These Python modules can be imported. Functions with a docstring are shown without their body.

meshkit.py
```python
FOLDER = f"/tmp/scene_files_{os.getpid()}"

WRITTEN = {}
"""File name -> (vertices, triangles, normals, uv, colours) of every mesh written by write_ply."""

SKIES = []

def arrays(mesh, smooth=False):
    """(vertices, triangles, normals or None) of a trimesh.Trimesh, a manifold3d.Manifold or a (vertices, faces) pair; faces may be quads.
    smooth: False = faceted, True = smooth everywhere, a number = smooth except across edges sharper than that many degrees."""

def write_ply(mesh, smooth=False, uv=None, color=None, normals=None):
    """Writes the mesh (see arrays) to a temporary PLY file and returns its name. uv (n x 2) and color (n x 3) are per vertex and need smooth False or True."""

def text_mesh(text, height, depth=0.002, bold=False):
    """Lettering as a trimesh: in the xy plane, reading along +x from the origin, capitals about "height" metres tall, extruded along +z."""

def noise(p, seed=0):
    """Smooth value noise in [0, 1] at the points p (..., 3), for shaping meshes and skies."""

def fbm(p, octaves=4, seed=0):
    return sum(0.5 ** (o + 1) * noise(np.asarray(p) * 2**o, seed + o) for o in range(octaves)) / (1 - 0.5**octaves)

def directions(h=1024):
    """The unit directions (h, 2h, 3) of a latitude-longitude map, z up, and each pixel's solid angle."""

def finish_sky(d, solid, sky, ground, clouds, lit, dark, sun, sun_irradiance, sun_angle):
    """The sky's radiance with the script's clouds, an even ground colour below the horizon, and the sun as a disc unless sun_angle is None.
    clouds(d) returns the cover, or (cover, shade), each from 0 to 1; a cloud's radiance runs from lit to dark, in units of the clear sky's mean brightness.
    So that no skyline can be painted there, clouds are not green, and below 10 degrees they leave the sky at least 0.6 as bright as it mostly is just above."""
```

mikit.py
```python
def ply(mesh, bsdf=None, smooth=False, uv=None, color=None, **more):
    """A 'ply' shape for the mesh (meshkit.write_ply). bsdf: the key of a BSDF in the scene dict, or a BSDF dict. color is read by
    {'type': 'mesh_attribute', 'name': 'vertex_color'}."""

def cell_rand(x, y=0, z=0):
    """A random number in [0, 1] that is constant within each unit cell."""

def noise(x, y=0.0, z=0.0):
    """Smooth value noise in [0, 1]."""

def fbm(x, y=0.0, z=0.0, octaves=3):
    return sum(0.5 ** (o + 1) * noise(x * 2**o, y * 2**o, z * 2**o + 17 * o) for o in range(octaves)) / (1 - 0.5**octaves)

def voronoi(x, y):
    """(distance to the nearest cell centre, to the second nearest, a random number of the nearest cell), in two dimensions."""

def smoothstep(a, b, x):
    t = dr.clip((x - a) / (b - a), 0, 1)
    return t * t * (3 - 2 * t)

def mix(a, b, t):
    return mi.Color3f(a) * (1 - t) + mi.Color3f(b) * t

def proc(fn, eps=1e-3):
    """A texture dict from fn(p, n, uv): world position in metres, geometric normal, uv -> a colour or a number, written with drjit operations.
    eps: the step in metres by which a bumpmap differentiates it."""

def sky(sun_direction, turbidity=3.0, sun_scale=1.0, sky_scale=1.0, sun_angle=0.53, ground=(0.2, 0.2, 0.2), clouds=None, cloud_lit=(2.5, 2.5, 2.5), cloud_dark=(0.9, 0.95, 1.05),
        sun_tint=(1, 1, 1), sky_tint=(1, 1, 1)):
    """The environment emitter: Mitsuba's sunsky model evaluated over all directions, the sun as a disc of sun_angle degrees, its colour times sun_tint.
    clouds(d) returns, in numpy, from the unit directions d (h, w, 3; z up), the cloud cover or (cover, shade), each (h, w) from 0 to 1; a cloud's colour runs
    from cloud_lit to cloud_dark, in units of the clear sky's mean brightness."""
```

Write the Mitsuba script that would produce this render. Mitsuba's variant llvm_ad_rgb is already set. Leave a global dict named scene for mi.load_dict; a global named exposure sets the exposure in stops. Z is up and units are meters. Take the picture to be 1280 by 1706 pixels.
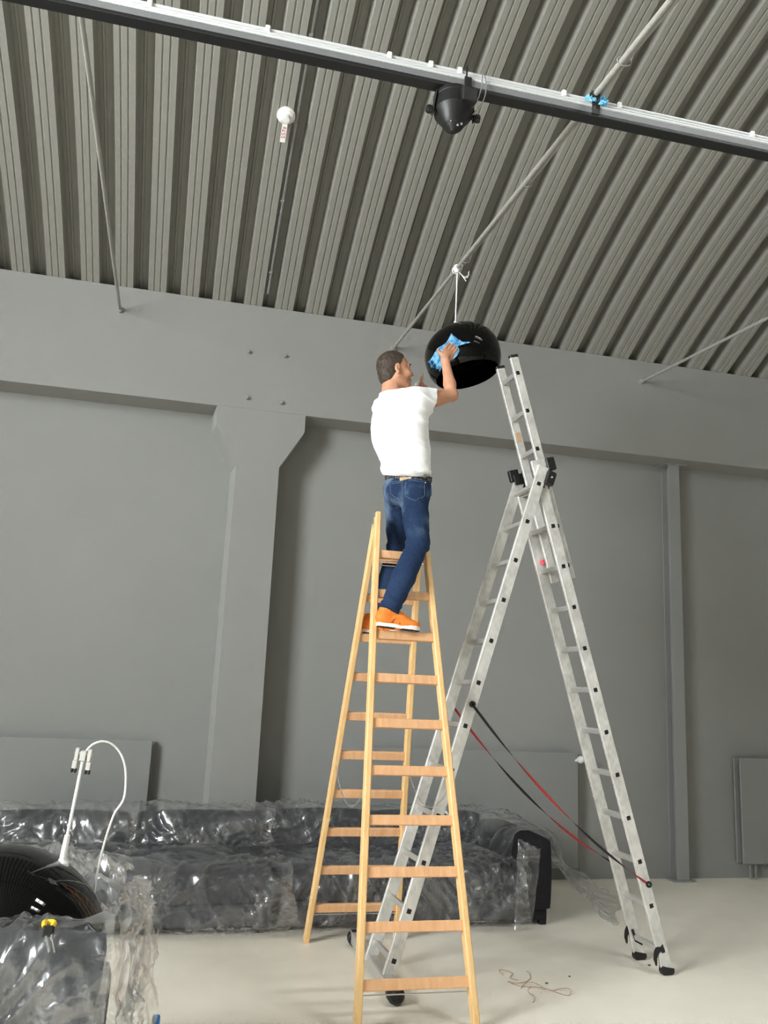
import math, random
import numpy as np, trimesh, drjit as dr, mitsuba as mi
import mikit, meshkit
from scipy.spatial import Delaunay
from shapely.geometry import Polygon

T = mi.ScalarTransform4f
rng = np.random.default_rng(7)
random.seed(7)
A = lambda *v: np.array(v, float)
scene, labels = {}, {}

# ------------------------------------------------------------------ camera, sky, exposure
F_PX, YAW, PITCH, ROLL, CAM_H = 1430.0, math.radians(13.40), math.radians(11.55), math.radians(2.565), 1.6
fwd = A(math.sin(YAW) * math.cos(PITCH), math.cos(YAW) * math.cos(PITCH), math.sin(PITCH))
r0 = A(math.cos(YAW), -math.sin(YAW), 0); u0 = np.cross(r0, fwd)
cam_up = -math.sin(ROLL) * r0 + math.cos(ROLL) * u0
scene['camera'] = {'type': 'perspective', 'fov': math.degrees(2 * math.atan(640 / F_PX)), 'fov_axis': 'x', 'near_clip': 0.05, 'far_clip': 200.0,
                   'to_world': T().look_at(origin=[0, 0, CAM_H], target=(A(0, 0, CAM_H) + fwd).tolist(), up=cam_up.tolist())}
DAY = (36.6, 37.7, 37.9)                     # radiance of the daylit opal window panes
exposure = 0.07

# ------------------------------------------------------------------ materials
def principled(base, rough=0.5, spec=0.5, metallic=0.0, **k):
    b = base if isinstance(base, dict) else {'type': 'rgb', 'value': list(base)}
    return {'type': 'twosided', 'bsdf': {'type': 'principled', 'base_color': b, 'roughness': rough, 'specular': spec, 'metallic': metallic, **k}}
def mat(key, *a, **k): scene[key] = principled(*a, **k)
def mottled(c, amp, f, c2=None):
    c2 = c2 or [x * (1 - amp) for x in c]
    def fn(p, n, uv): return mikit.mix(c2, c, mikit.fbm(p.x * f, p.y * f, p.z * f, 3))
    return mikit.proc(fn)
mat('m_wall', mottled((.285, .288, .276), .10, 1.3), .72, .25)
mat('m_frame_paint', mottled((.282, .284, .270), .10, 1.3), .72, .25)
mat('m_ceiling', (.262, .260, .232), .6, .3)
mat('m_radiator', (.235, .24, .232), .45, .4)
mat('m_steel_grey', (.27, .275, .27), .5, .4)
mat('m_rod', (.31, .308, .285), .55, .3)
def floor_fn(p, n, uv):
    a = mikit.fbm(p.x * .8, p.y * .8, 2.3, 4); b = mikit.fbm(p.x * 9, p.y * 9, 5.1, 3)
    return mikit.mix((.66, .615, .525), (.80, .755, .65), dr.clip(.7 * a + .3 * b, 0, 1))
mat('m_floor', mikit.proc(floor_fn), .42, .35)
def wood(c1, c2):
    def fn(p, n, uv):
        g = mikit.fbm(p.x * 60 + p.y * 8, p.y * 45, p.z * 3.0, 3)
        return mikit.mix(c1, c2, g)
    return mikit.proc(fn)
mat('m_stile_wood', wood((.64, .38, .15), (.84, .58, .28)), .42, .4)
mat('m_rung_wood', wood((.58, .30, .14), (.76, .46, .25)), .45, .4)
def alu_fn(p, n, uv):
    a = mikit.fbm(p.x * 14, p.y * 14, p.z * 9, 3); b = mikit.noise(p.x * 70, p.y * 70, p.z * 40)
    return mikit.mix((.36, .35, .32), (.76, .75, .71), dr.clip(.10 + 1.0 * a + .3 * (b - .5), 0, 1))
mat('m_alu', mikit.proc(alu_fn), .5, .5, .35)
mat('m_alu_dull', (.52, .51, .48), .42, .5, .55)
mat('m_steel', (.72, .72, .72), .25, .5, .9)
mat('m_chrome', (.85, .85, .86), .08, .5, 1.0)
mat('m_black', (.010, .010, .0105), .45, .4)
mat('m_black_track', (.012, .0125, .0135), .5, .4)
mat('m_track_side', (.17, .175, .18), .5, .4)
mat('m_black_gloss', (.0025, .0024, .0025), .03, .28)
mat('m_white_plastic', (.80, .80, .77), .4, .4)
mat('m_white_cable', (.82, .81, .78), .5, .3)
mat('m_conduit', (.60, .615, .61), .4, .4)
mat('m_red_print', (.55, .12, .12), .6, .2)
mat('m_print', (.20, .13, .13), .6, .2)
mat('m_fabric', mottled((.050, .053, .060), .35, 60), .9, .15, sheen=.3)
mat('m_fabric_dark', mottled((.020, .020, .023), .3, 60), .9, .15)
mat('m_red_web', (.30, .035, .035), .7, .2)
mat('m_black_web', (.02, .02, .02), .7, .2)
mat('m_red_knob', (.75, .06, .10), .5, .4)
mat('m_blue_cap', (.01, .16, .46), .35, .5)
mat('m_blue_film', (.16, .50, .74), .4, .5)
mat('m_yellow', (.72, .46, .02), .4, .5)
mat('m_twine', (.40, .28, .22), .8, .2)
mat('m_grit', (.10, .08, .06), .9, .1)
mat('m_brown_tag', (.55, .36, .20), .6, .2)
def skin_fn(p, n, uv):
    a = mikit.fbm(p.x * 28, p.y * 28, p.z * 28, 3)
    return mikit.mix((.50, .235, .135), (.62, .325, .205), a)
mat('m_skin', mikit.proc(skin_fn), .5, .35)
mat('m_lips', (.47, .22, .15), .45, .4)
mat('m_eye_white', (.50, .46, .43), .2, .5)
mat('m_iris', (.05, .03, .02), .2, .5)
def hair_fn(p, n, uv):
    a = mikit.fbm(p.x * 160, p.y * 160, p.z * 45, 2)
    return mikit.mix((.020, .014, .010), (.085, .062, .047), a)
mat('m_hair', mikit.proc(hair_fn), .6, .3)
mat('m_shirt', (.86, .86, .86), .85, .15, sheen=.3)
def jean_fn(p, n, uv):
    a = mikit.fbm(p.x * 9, p.y * 9, p.z * 6, 4); b = mikit.noise(p.x * 260, p.y * 260, p.z * 120)
    f = mikit.smoothstep(.46, .70, a) * mikit.smoothstep(2.44, 2.62, p.z)
    c = mikit.mix((.009, .020, .055), (.024, .048, .105), a)
    return mikit.mix(c, (.13, .19, .28), f * .8) * (.8 + .4 * b)
mat('m_jeans', mikit.proc(jean_fn), .85, .15)
mat('m_jeans_seam', (.11, .15, .22), .85, .15)
def belt_fn(p, n, uv):
    a = mikit.noise(p.x * 170, p.y * 170, p.z * 170)
    return mikit.mix((.012, .010, .009), (.26, .23, .20), mikit.smoothstep(.62, .72, a))
mat('m_belt', mikit.proc(belt_fn), .5, .4)
mat('m_orange', mottled((.92, .25, .035), .28, 40), .6, .3)
mat('m_orange_dark', (.45, .08, .02), .6, .3)
mat('m_sole_white', (.80, .75, .68), .6, .3)
mat('m_sole_dark', (.035, .033, .035), .7, .3)
def cloth_fn(p, n, uv):
    a = mikit.fbm(p.x * 45, p.y * 45, p.z * 45, 2)
    return mikit.mix((.04, .20, .44), (.22, .50, .68), mikit.smoothstep(.3, .7, a))
mat('m_cloth', mikit.proc(cloth_fn), .8, .2)
scene['m_clear'] = {'type': 'thindielectric', 'int_ior': 1.45}
def film(key, lo, hi, f0=.85, f1=1.8):
    """clear foil: whitish where it is folded (uv.x holds the fold height)"""
    def fn(p, n, uv): return lo + (hi - lo) * mikit.smoothstep(f0, f1, uv.x) + lo * (mikit.noise(p.x * 9, p.y * 9, p.z * 9) - .5)
    scene[key] = {'type': 'blendbsdf', 'weight': mikit.proc(fn),
                  'bsdf_0': {'type': 'thindielectric', 'int_ior': 1.5, 'specular_reflectance': {'type': 'rgb', 'value': .4}},
                  'bsdf_1': {'type': 'blendbsdf', 'weight': .62,
                             'bsdf_0': {'type': 'principledthin', 'base_color': {'type': 'rgb', 'value': [.82, .85, .88]}, 'roughness': .3, 'diff_trans': 1.0, 'spec_trans': 0.0, 'eta': 1.5},
                             'bsdf_1': {'type': 'twosided', 'bsdf': {'type': 'roughconductor', 'material': 'none', 'alpha': .085, 'distribution': 'ggx'}}}}
film('m_film', .050, .20)
film('m_film_thick', .085, .24)
film('m_film_near', .055, .16, 1.25, 2.3)

# ------------------------------------------------------------------ helpers
def put(key, mesh, m, smooth=False, label=None, cat=None, group=None, kind=None, **k):
    scene[key] = mikit.ply(mesh, m, smooth, **k)
    tag(key, label, cat, group, kind)
    return key
def tag(key, label=None, cat=None, group=None, kind=None):
    d = {a: b for a, b in (('label', label), ('category', cat), ('group', group), ('kind', kind)) if b}
    if d: labels[key] = d
def nid(base, i): return base if i == 0 else f'{base}_{i:03d}'
def unit(v): v = np.asarray(v, float); return v / np.linalg.norm(v)
def join(ms): return trimesh.util.concatenate([m if isinstance(m, trimesh.Trimesh) else trimesh.Trimesh(m[0], m[1], process=False) for m in ms])
def obox(c, ax, half, bev=0.0):
    """box with chamfered edges: centre, three unit axes (rows), half sizes"""
    ax, half = np.asarray(ax, float), np.asarray(half, float)
    pts = []
    for s in np.ndindex(2, 2, 2):
        sg = A(*s) * 2 - 1
        if bev <= 0: pts.append(sg * half)
        else:
            for k in range(3):
                q = sg * (half - bev); q[k] = sg[k] * half[k]; pts.append(q)
    m = trimesh.convex.convex_hull(np.array(pts))
    return trimesh.Trimesh(m.vertices @ ax + np.asarray(c), m.faces, process=False)
I3 = np.eye(3)
def abox(lo, hi, bev=0.0):
    lo, hi = np.asarray(lo, float), np.asarray(hi, float)
    return obox((lo + hi) / 2, I3, (hi - lo) / 2, bev)
def bar(p, q, side, w, t, bev=0.002):
    """straight bar from p to q; w = full width along side, t = thickness across"""
    p, q = np.asarray(p, float), np.asarray(q, float)
    d = unit(q - p); s = unit(side - d * (d @ side)); n = np.cross(d, s)
    return obox((p + q) / 2, [d, s, n], [np.linalg.norm(q - p) / 2, w / 2, t / 2], bev)
def tube(path, r, n=8, cap=True):
    p = np.asarray(path, float); t = np.gradient(p, axis=0); t /= np.linalg.norm(t, axis=1, keepdims=True)
    a = np.cross(t[0], [0, 0, 1.0]) if abs(t[0][2]) < .9 else np.cross(t[0], [1.0, 0, 0])
    a /= np.linalg.norm(a); As = []
    for k in range(len(p)):
        a = a - t[k] * (a @ t[k]); a /= np.linalg.norm(a); As.append(a)
    As = np.array(As); B = np.cross(t, As); ang = np.arange(n) * 2 * np.pi / n
    rr = np.broadcast_to(r, (len(p),))[:, None, None]
    v = (p[:, None] + rr * (np.cos(ang)[None, :, None] * As[:, None] + np.sin(ang)[None, :, None] * B[:, None])).reshape(-1, 3)
    f = []
    for i in range(len(p) - 1):
        for j in range(n):
            a0, b0 = i * n + j, i * n + (j + 1) % n
            f += [[a0, b0, b0 + n], [a0, b0 + n, a0 + n]]
    if cap:
        v = np.vstack([v, p[0], p[-1]]); e = (len(p) - 1) * n
        for j in range(n):
            f += [[len(v) - 2, (j + 1) % n, j], [len(v) - 1, e + j, e + (j + 1) % n]]
    return trimesh.Trimesh(v, np.array(f), process=False)
def lathe(prof, c, axis=(0, 0, 1), n=32):
    """surface of revolution: (radius, height) list about the axis through c"""
    z = unit(axis); x = unit(np.cross(z, [0.13, 1, 0.07])); y = np.cross(z, x)
    ang = np.arange(n) * 2 * np.pi / n
    v = np.array([[c + z * h + r * (x * math.cos(a) + y * math.sin(a)) for a in ang] for r, h in prof]).reshape(-1, 3)
    f = []
    for i in range(len(prof) - 1):
        for j in range(n):
            a0, b0 = i * n + j, i * n + (j + 1) % n
            f += [[a0, b0, b0 + n], [a0, b0 + n, a0 + n]]
    return trimesh.Trimesh(v, np.array(f), process=False)
def prism(poly, origin, ex, ey, depth):
    """polygon in the ex, ey plane pushed along ex x ey"""
    m = trimesh.creation.extrude_polygon(Polygon(poly), depth, engine='earcut')
    return trimesh.Trimesh(m.vertices @ np.array([ex, ey, np.cross(ex, ey)]) + np.asarray(origin), m.faces, process=False)
def spline(pts, n=40):
    from scipy.interpolate import CubicSpline
    p = np.asarray(pts, float); s = np.r_[0, np.cumsum(np.linalg.norm(np.diff(p, axis=0), axis=1))]
    return CubicSpline(s, p)(np.linspace(0, s[-1], n))

# ------------------------------------------------------------------ the hall: far wall, floor, ceiling vault
YB, YR, YW0 = 7.19, 7.495, -3.40            # beam face, recess face, opposite wall
XL, XR = -5.4, 9.2
ZS, ZT = 3.905, 4.868                        # beam soffit and top
put('floor', abox((XL - .2, YW0 - .2, -.15), (XR + .2, YR + .2, 0)), 'm_floor', kind='structure')
put('wall_far', abox((XL - .2, YR, 0), (XR + .2, YR + .25, 5.2)), 'm_wall', kind='structure')
put('trim_2', abox((XL, YB, ZS), (XR, YR, ZT), .004), 'm_frame_paint', kind='structure')
col = [(.395, 0), (.768, 0), (.768, 3.415), (.968, 3.752), (.968, ZS + .002), (.203, ZS + .002), (.207, 3.735), (.401, 3.397)]
cm = prism(col, (0, YR, 0), A(1, 0, 0), A(0, 0, 1), YR - YB - .0005)
cm.vertices[:, 0] -= .026 * (cm.vertices[:, 0] < .5) * (cm.vertices[:, 1] > YB + .1)
put('trim_3', cm, 'm_frame_paint', kind='structure')
for i, (x, z) in enumerate([(.430, 4.421), (.750, 4.427), (.450, 4.001), (.748, 3.994)]):
    put(nid('trim_2__bolt', i), lathe([(0, .030), (.010, .030), (.0135, .026), (.0145, 0), (.018, 0), (.018, -.01)], A(x, YB - .004, z), (0, -1, 0), 12), 'm_frame_paint')
# back and side walls with their windows (behind and beside the camera)
def wall_with_windows(name, axis, pos, thick, lo, hi, ztop, wins, m='m_wall'):
    """axis 'x': the wall runs along x at y=pos; 'y': along y at x=pos"""
    parts, cuts = [], sorted(wins)
    def seg(a, b, z0, z1):
        if axis == 'x': parts.append(abox((a, min(pos, pos + thick), z0), (b, max(pos, pos + thick), z1)))
        else: parts.append(abox((min(pos, pos + thick), a, z0), (max(pos, pos + thick), b, z1)))
    at = lo
    for a, b, z0, z1 in cuts:
        seg(at, a, 0, ztop); seg(a, b, 0, z0); seg(a, b, z1, ztop); at = b
    seg(at, hi, 0, ztop)
    put(name, join(parts), m, kind='structure')
win_n = [0]
def pane(key, q, inward, power=1.0):
    """opal glazing lit by the day behind it"""
    f = [[0, 1, 2], [0, 2, 3]]
    if np.cross(q[1] - q[0], q[2] - q[0]) @ inward < 0: f = [x[::-1] for x in f]
    scene[key] = mikit.ply(trimesh.Trimesh(q, f, process=False), 'm_white_plastic', emitter={'type': 'area', 'radiance': {'type': 'rgb', 'value': [x * power for x in DAY]}})
def window(axis, pos, a, b, z0, z1, nx, nz):
    win_n[0] += 1
    key = f'window_{win_n[0]}'; tag(key, kind='structure'); ms = []
    def piece(a0, a1, c0, c1, d):
        if axis == 'x': return abox((a0, pos - d, c0), (a1, pos + d, c1), .004)
        return abox((pos - d, a0, c0), (pos + d, a1, c1), .004)
    ms = [piece(a, a + .06, z0, z1, .04), piece(b - .06, b, z0, z1, .04), piece(a, b, z0, z0 + .06, .04), piece(a, b, z1 - .06, z1, .04)]
    for i in range(1, nx): x = a + (b - a) * i / nx; ms.append(piece(x - .025, x + .025, z0, z1, .03))
    for i in range(1, nz): z = z0 + (z1 - z0) * i / nz; ms.append(piece(a, b, z - .025, z + .025, .03))
    put(key + '__frame', join(ms), 'm_black_track')
    c_ = [(a, z0), (b, z0), (b, z1), (a, z1)]; q = np.array([(x, pos - .02, z) if axis == 'x' else (pos - .02, x, z) for x, z in c_], float)
    pane(key + '__pane', q, A(0, 1, 0) if axis == 'x' else A(1, 0, 0))
WB = []
WL = [(-1.3, 1.9, 2.2, 5.75)]
SKYLIGHTS = [(2.9, 4.5, .30, .95), (2.9, 4.5, 1.90, 2.55)]          # x0, x1, y0, y1, in the crown of the vault
wall_with_windows('wall_back', 'x', YW0, -.25, XL - .2, XR + .2, 5.2, WB)
wall_with_windows('wall_left', 'y', XL, -.25, YW0, YR, 6.9, WL)
put('wall_right', abox((XR, YW0, 0), (XR + .25, YR, 6.9)), 'm_wall', kind='structure')
for w in WB: window('x', YW0 - .12, *w, 1, 2)
for w in WL: window('y', XL - .12, *w, 3, 3)
# vault of trapezoidal decking, one sheet per rib
PITCH_X, FL = .2765, .147
def vault_z(y): s = YB - y; return ZT + .004 + .58 * s - .055 * s * s
prof = [(0, 0), (.039, 0), (.044, .008), (.051, .008), (.056, 0), (.090, 0), (.095, .008), (.102, .008), (.107, 0), (FL, 0), (.162, .125), (.186, .125), (.193, .115), (.207, .115), (.214, .125), (.2615, .125), (PITCH_X + .001, -.001)]
def deck_mesh(y_from, y_to):
    n_ = max(3, int(abs(y_from - y_to) / .3) + 1); ys = np.linspace(y_from, y_to, n_); v, f = [], []
    for y in ys:
        sl = .58 - .11 * (YB - y); n = A(0, sl, 1) / math.hypot(sl, 1)
        for x, h in prof: v.append(A(x, y, vault_z(y)) + n * h)
    npf = len(prof)
    for i in range(len(ys) - 1):
        for j in range(npf - 1):
            a = i * npf + j; f += [[a, a + 1, a + npf + 1], [a, a + npf + 1, a + npf]]
    return trimesh.Trimesh(np.array(v), np.array(f), process=False)
def skin_mesh(x0, x1, y_from, y_to):
    ys = np.linspace(y_from, y_to, max(3, int(abs(y_from - y_to) / .3) + 1)); ny = len(ys)
    rv = [[x, y, vault_z(y) + .20 + dz] for dz in (0, .05) for y in ys for x in (x0, x1)]
    rf = [[2 * i, 2 * i + 1, 2 * i + 3] for i in range(ny - 1)] + [[2 * i, 2 * i + 3, 2 * i + 2] for i in range(ny - 1)]
    return trimesh.Trimesh(np.array(rv), np.array(rf + [[a + 2 * ny for a in q] for q in rf]), process=False)
tag('ceiling', kind='structure')
YE0, YE1 = YR + .05, YW0 - .1
cuts = [YE0] + [y for w in sorted(SKYLIGHTS, key=lambda w: -w[3]) for y in (w[3], w[2])] + [YE1]
decks = {'full': mikit.ply(deck_mesh(YE0, YE1), 'm_ceiling', 14)}
for i in range(0, len(cuts), 2): decks[i] = mikit.ply(deck_mesh(cuts[i], cuts[i + 1]), 'm_ceiling', 14)
k0, n_sheet = math.floor((XL + 1.42) / PITCH_X), 0
sx0, sx1 = SKYLIGHTS[0][:2]
for i in range(54):
    x = -1.42 + PITCH_X * (k0 + i) - FL
    for key in (['full'] if x + PITCH_X < sx0 or x > sx1 else range(0, len(cuts), 2)):
        scene[nid('ceiling__deck_sheet', n_sheet)] = {**decks[key], 'to_world': T().translate([x, 0, 0])}; n_sheet += 1
put('ceiling__roof_skin', join([skin_mesh(XL - .3, sx0, YE0, YE1), skin_mesh(sx1, XR + .6, YE0, YE1)] + [skin_mesh(sx0, sx1, cuts[i], cuts[i + 1]) for i in range(0, len(cuts), 2)]), 'm_black')
for i, (a, b, c, d) in enumerate(SKYLIGHTS):
    zc = vault_z((c + d) / 2); key = f'window_{3 + i}'; tag(key, kind='structure')
    pane(key + '__pane', A([a, c, zc + .52], [b, c, zc + .52], [b, d, zc + .52], [a, d, zc + .52]), A(0, 0, -1), 1.45)
    put(key + '__frame', join([abox((a - .30, c, zc - .06), (a + .02, d, zc + .55)), abox((b - .02, c, zc - .06), (b + .30, d, zc + .55)), abox((a - .30, c - .05, zc - .06), (b + .30, c, zc + .55)), abox((a - .30, d, zc - .06), (b + .30, d + .05, zc + .55)), abox(((a + b) / 2 - .03, c, zc + .3), ((a + b) / 2 + .03, d, zc + .38))]), 'm_ceiling')
# conduit run in one valley of the decking, beside the smoke detector
XA = -1.42 + PITCH_X * 7
cp = [A(XA + .035, y, vault_z(y) + .03) for y in np.linspace(7.1, 2.0, 40)]
put('ceiling_conduit', tube(cp, .011), 'm_steel_grey', 40, 'thin grey conduit running along a dark valley of the ceiling beside the smoke detector', 'conduit')
for i, y in enumerate(np.arange(6.9, 2.2, -.62)):
    put(nid('ceiling_conduit__clip', i), obox((XA + .030, y, vault_z(y) + .03), I3, (.016, .012, .018), .003), 'm_steel_grey')

# steel post, radiators
hx, y0, y1 = 4.693, 7.362, YR
put('trim_1', join([abox((hx - .062, y0, .012), (hx + .062, y0 + .010, ZS - .012), .002), abox((hx - .062, y1 - .012, .012), (hx + .062, y1 - .002, ZS - .012), .002), abox((hx - .005, y0 + .008, .012), (hx + .005, y1 - .008, ZS - .012))]), 'm_steel_grey', kind='structure')
put('trim_1__base_plate', abox((hx - .11, y0 - .03, 0), (hx + .11, YR, .012), .002), 'm_steel_grey')
put('trim_1__head_plate', abox((hx - .13, y0 - .03, ZS - .014), (hx + .13, YR, ZS), .002), 'm_steel_grey')
def radiator(key, x0, x1, z0, z1, label, valve_side, floor_pipe):
    tag(key, label, 'radiator')
    put(key + '__front_panel', abox((x0, 7.385, z0), (x1, 7.400, z1), .006), 'm_radiator')
    put(key + '__rear_panel', abox((x0 - .018, 7.452, z0 + .004), (x1 + .018, 7.468, z1 - .004), .005), 'm_radiator')
    put(key + '__fin_block', join([abox((x, 7.400, z0 + .04), (x + .004, 7.452, z1 - .03)) for x in np.arange(x0 + .06, x1 - .05, .055)]), 'm_radiator')
    for i, x in enumerate((x0 + .25, x1 - .25)): put(nid(key + '__bracket', i), abox((x - .02, 7.44, z0 + .1), (x + .02, YR - .002, z1 - .1)), 'm_radiator')
    xv = x1 - .03 if valve_side > 0 else x0 + .10
    if floor_pipe:
        for i, x in enumerate((xv, xv + .06)): put(nid(key + '__pipe', i), tube([(x, 7.43, z0 + .02), (x, 7.43, 0)], .010), 'm_radiator', 40)
radiator('radiator', -2.6, -.07, .12, 1.10, 'flat grey panel radiator behind the sofa and the upright lamp stem, left of the column', 1, False)
radiator('radiator_001', 1.752, 3.668, .11, 1.10, 'flat grey panel radiator with a white valve knob, behind the ladders', 1, True)
radiator('radiator_002', 5.335, 7.2, .14, 1.097, 'flat grey double panel radiator cut off at the right edge', -1, True)
put('radiator_001__valve_knob', lathe([(0, .075), (.018, .072), (.030, .055), (.034, .03), (.024, .008), (.015, 0), (.012, -.05)], A(3.655, 7.37, 1.035), (.45, -1, .25), 20), 'm_white_plastic', 40, 'white thermostat knob')

# ------------------------------------------------------------------ tie rods, track, spot, smoke detector
def tie_rod(key, pts, label, r=.0135):
    put(key, tube(pts, r, 10), 'm_rod', 40, label, 'tie rod', None)
    put(key + '__wall_socket', lathe([(0, .03), (.022, .03), (.026, .022), (.028, -.02)], A(pts[0][0], YB, pts[0][2]), (0, -1, 0), 14), 'm_rod', 40)
def rod_z(a, b, y): return a - b * (YB - y)
def rod_line(x, a, b): return [(x, y, rod_z(a, b, y)) for y in np.linspace(YB + .05, -3.3, 30)]
tie_rod('tie_rod', rod_line(-.676, 4.646, .002), 'thin grey steel tie rod at the left, from the beam up past the corrugated ceiling')
R2 = (1.729, 4.640, .058)
tie_rod('tie_rod_001', rod_line(*R2), 'grey steel tie rod carrying the pendant lamp and crossing the lighting track')
tie_rod('tie_rod_002', rod_line(4.251, 4.650, .066), 'grey steel tie rod at the right edge, from the beam up past the ceiling')
# cable strapped along the middle rod, from the lamp hanger to above the track
put('supply_cable', tube([(R2[0] + .030, y, rod_z(R2[1], R2[2], y) + .012 + .004 * math.sin(9 * y)) for y in np.linspace(5.30, 1.5, 60)], .009), 'm_rod', 40, 'grey supply cable strapped along the middle tie rod above the pendant lamp', 'cable')
for i, y in enumerate((5.22, 4.15, 3.05, 2.3)):
    c = A(R2[0] + .014, y, rod_z(R2[1], R2[2], y) + .006)
    ring = [c + A(.034 * math.cos(t), 0, .022 * math.sin(t)) for t in np.linspace(0, 2 * math.pi, 18)]
    ring += [c + A(.03 + .02 * q, 0, .05 * q) for q in (.3, .7, 1.0)]
    put(nid('supply_cable__cable_tie', i), tube(ring, .0032, 6), 'm_steel_grey' if i else 'm_rod', 40)
# lighting track with three conduits lying on top
TY, TZ0 = 3.307, 4.292
tag('lighting_track', 'long black lighting track with white conduits on top, hung across the ceiling', 'lighting track')
tx0, tx1 = -2.2, 7.4
put('lighting_track__rail', abox((tx0, TY - .018, TZ0), (tx1, TY + .045, TZ0 + .018), .003), 'm_black_track')
put('lighting_track__side', abox((tx0, TY - .016, TZ0 + .018), (tx1, TY + .043, TZ0 + .050), .002), 'm_track_side')
for i, (dy, z, r) in enumerate(((-.008, TZ0 + .0600, .0088), (.003, TZ0 + .0810, .0090), (.014, TZ0 + .1045, .0112))):
    put(nid('lighting_track__conduit', i), tube([(tx0, TY + dy, z), (tx1, TY + dy, z)], r, 12), 'm_conduit', 40)
for i, x in enumerate((-.95, -.33, .17, .72, .915, 1.055, 1.575, 1.865, 2.60, 3.3, 3.9)):
    put(nid('lighting_track__clip', i), abox((x - .011, TY - .006, TZ0 + .088), (x + .011, TY + .028, TZ0 + .121), .004), 'm_white_plastic')
put('lighting_track__hanger', join([abox((R2[0] - .02, TY - .022, TZ0 + .012), (R2[0] + .02, TY - .017, TZ0 + .135), .001), abox((R2[0] - .02, TY - .022, TZ0 + .125), (R2[0] + .02, TY + .05, TZ0 + .135), .001)]), 'm_black_track', label='dark hanger strap on the tie rod')
def scrap(c, s, seed):
    g = np.random.default_rng(seed); p = g.normal(0, 1, (16, 3)) * A(.5, .3, .4) * s
    d = Delaunay(p[:, [0, 2]])
    m = trimesh.Trimesh(p + c, d.simplices, process=False)
    return m
for i, (dx, dz) in enumerate(((-.036, .09), (.036, .085))):
    put(nid('lighting_track__wrap', i), join([scrap(A(R2[0] + dx, TY - .028, TZ0 + dz), .030, 5 + i), scrap(A(R2[0] + dx * .7, TY - .034, TZ0 + dz - .012), .022, 15 + i)]), 'm_blue_film', label='scrap of light blue protective film')
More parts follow.
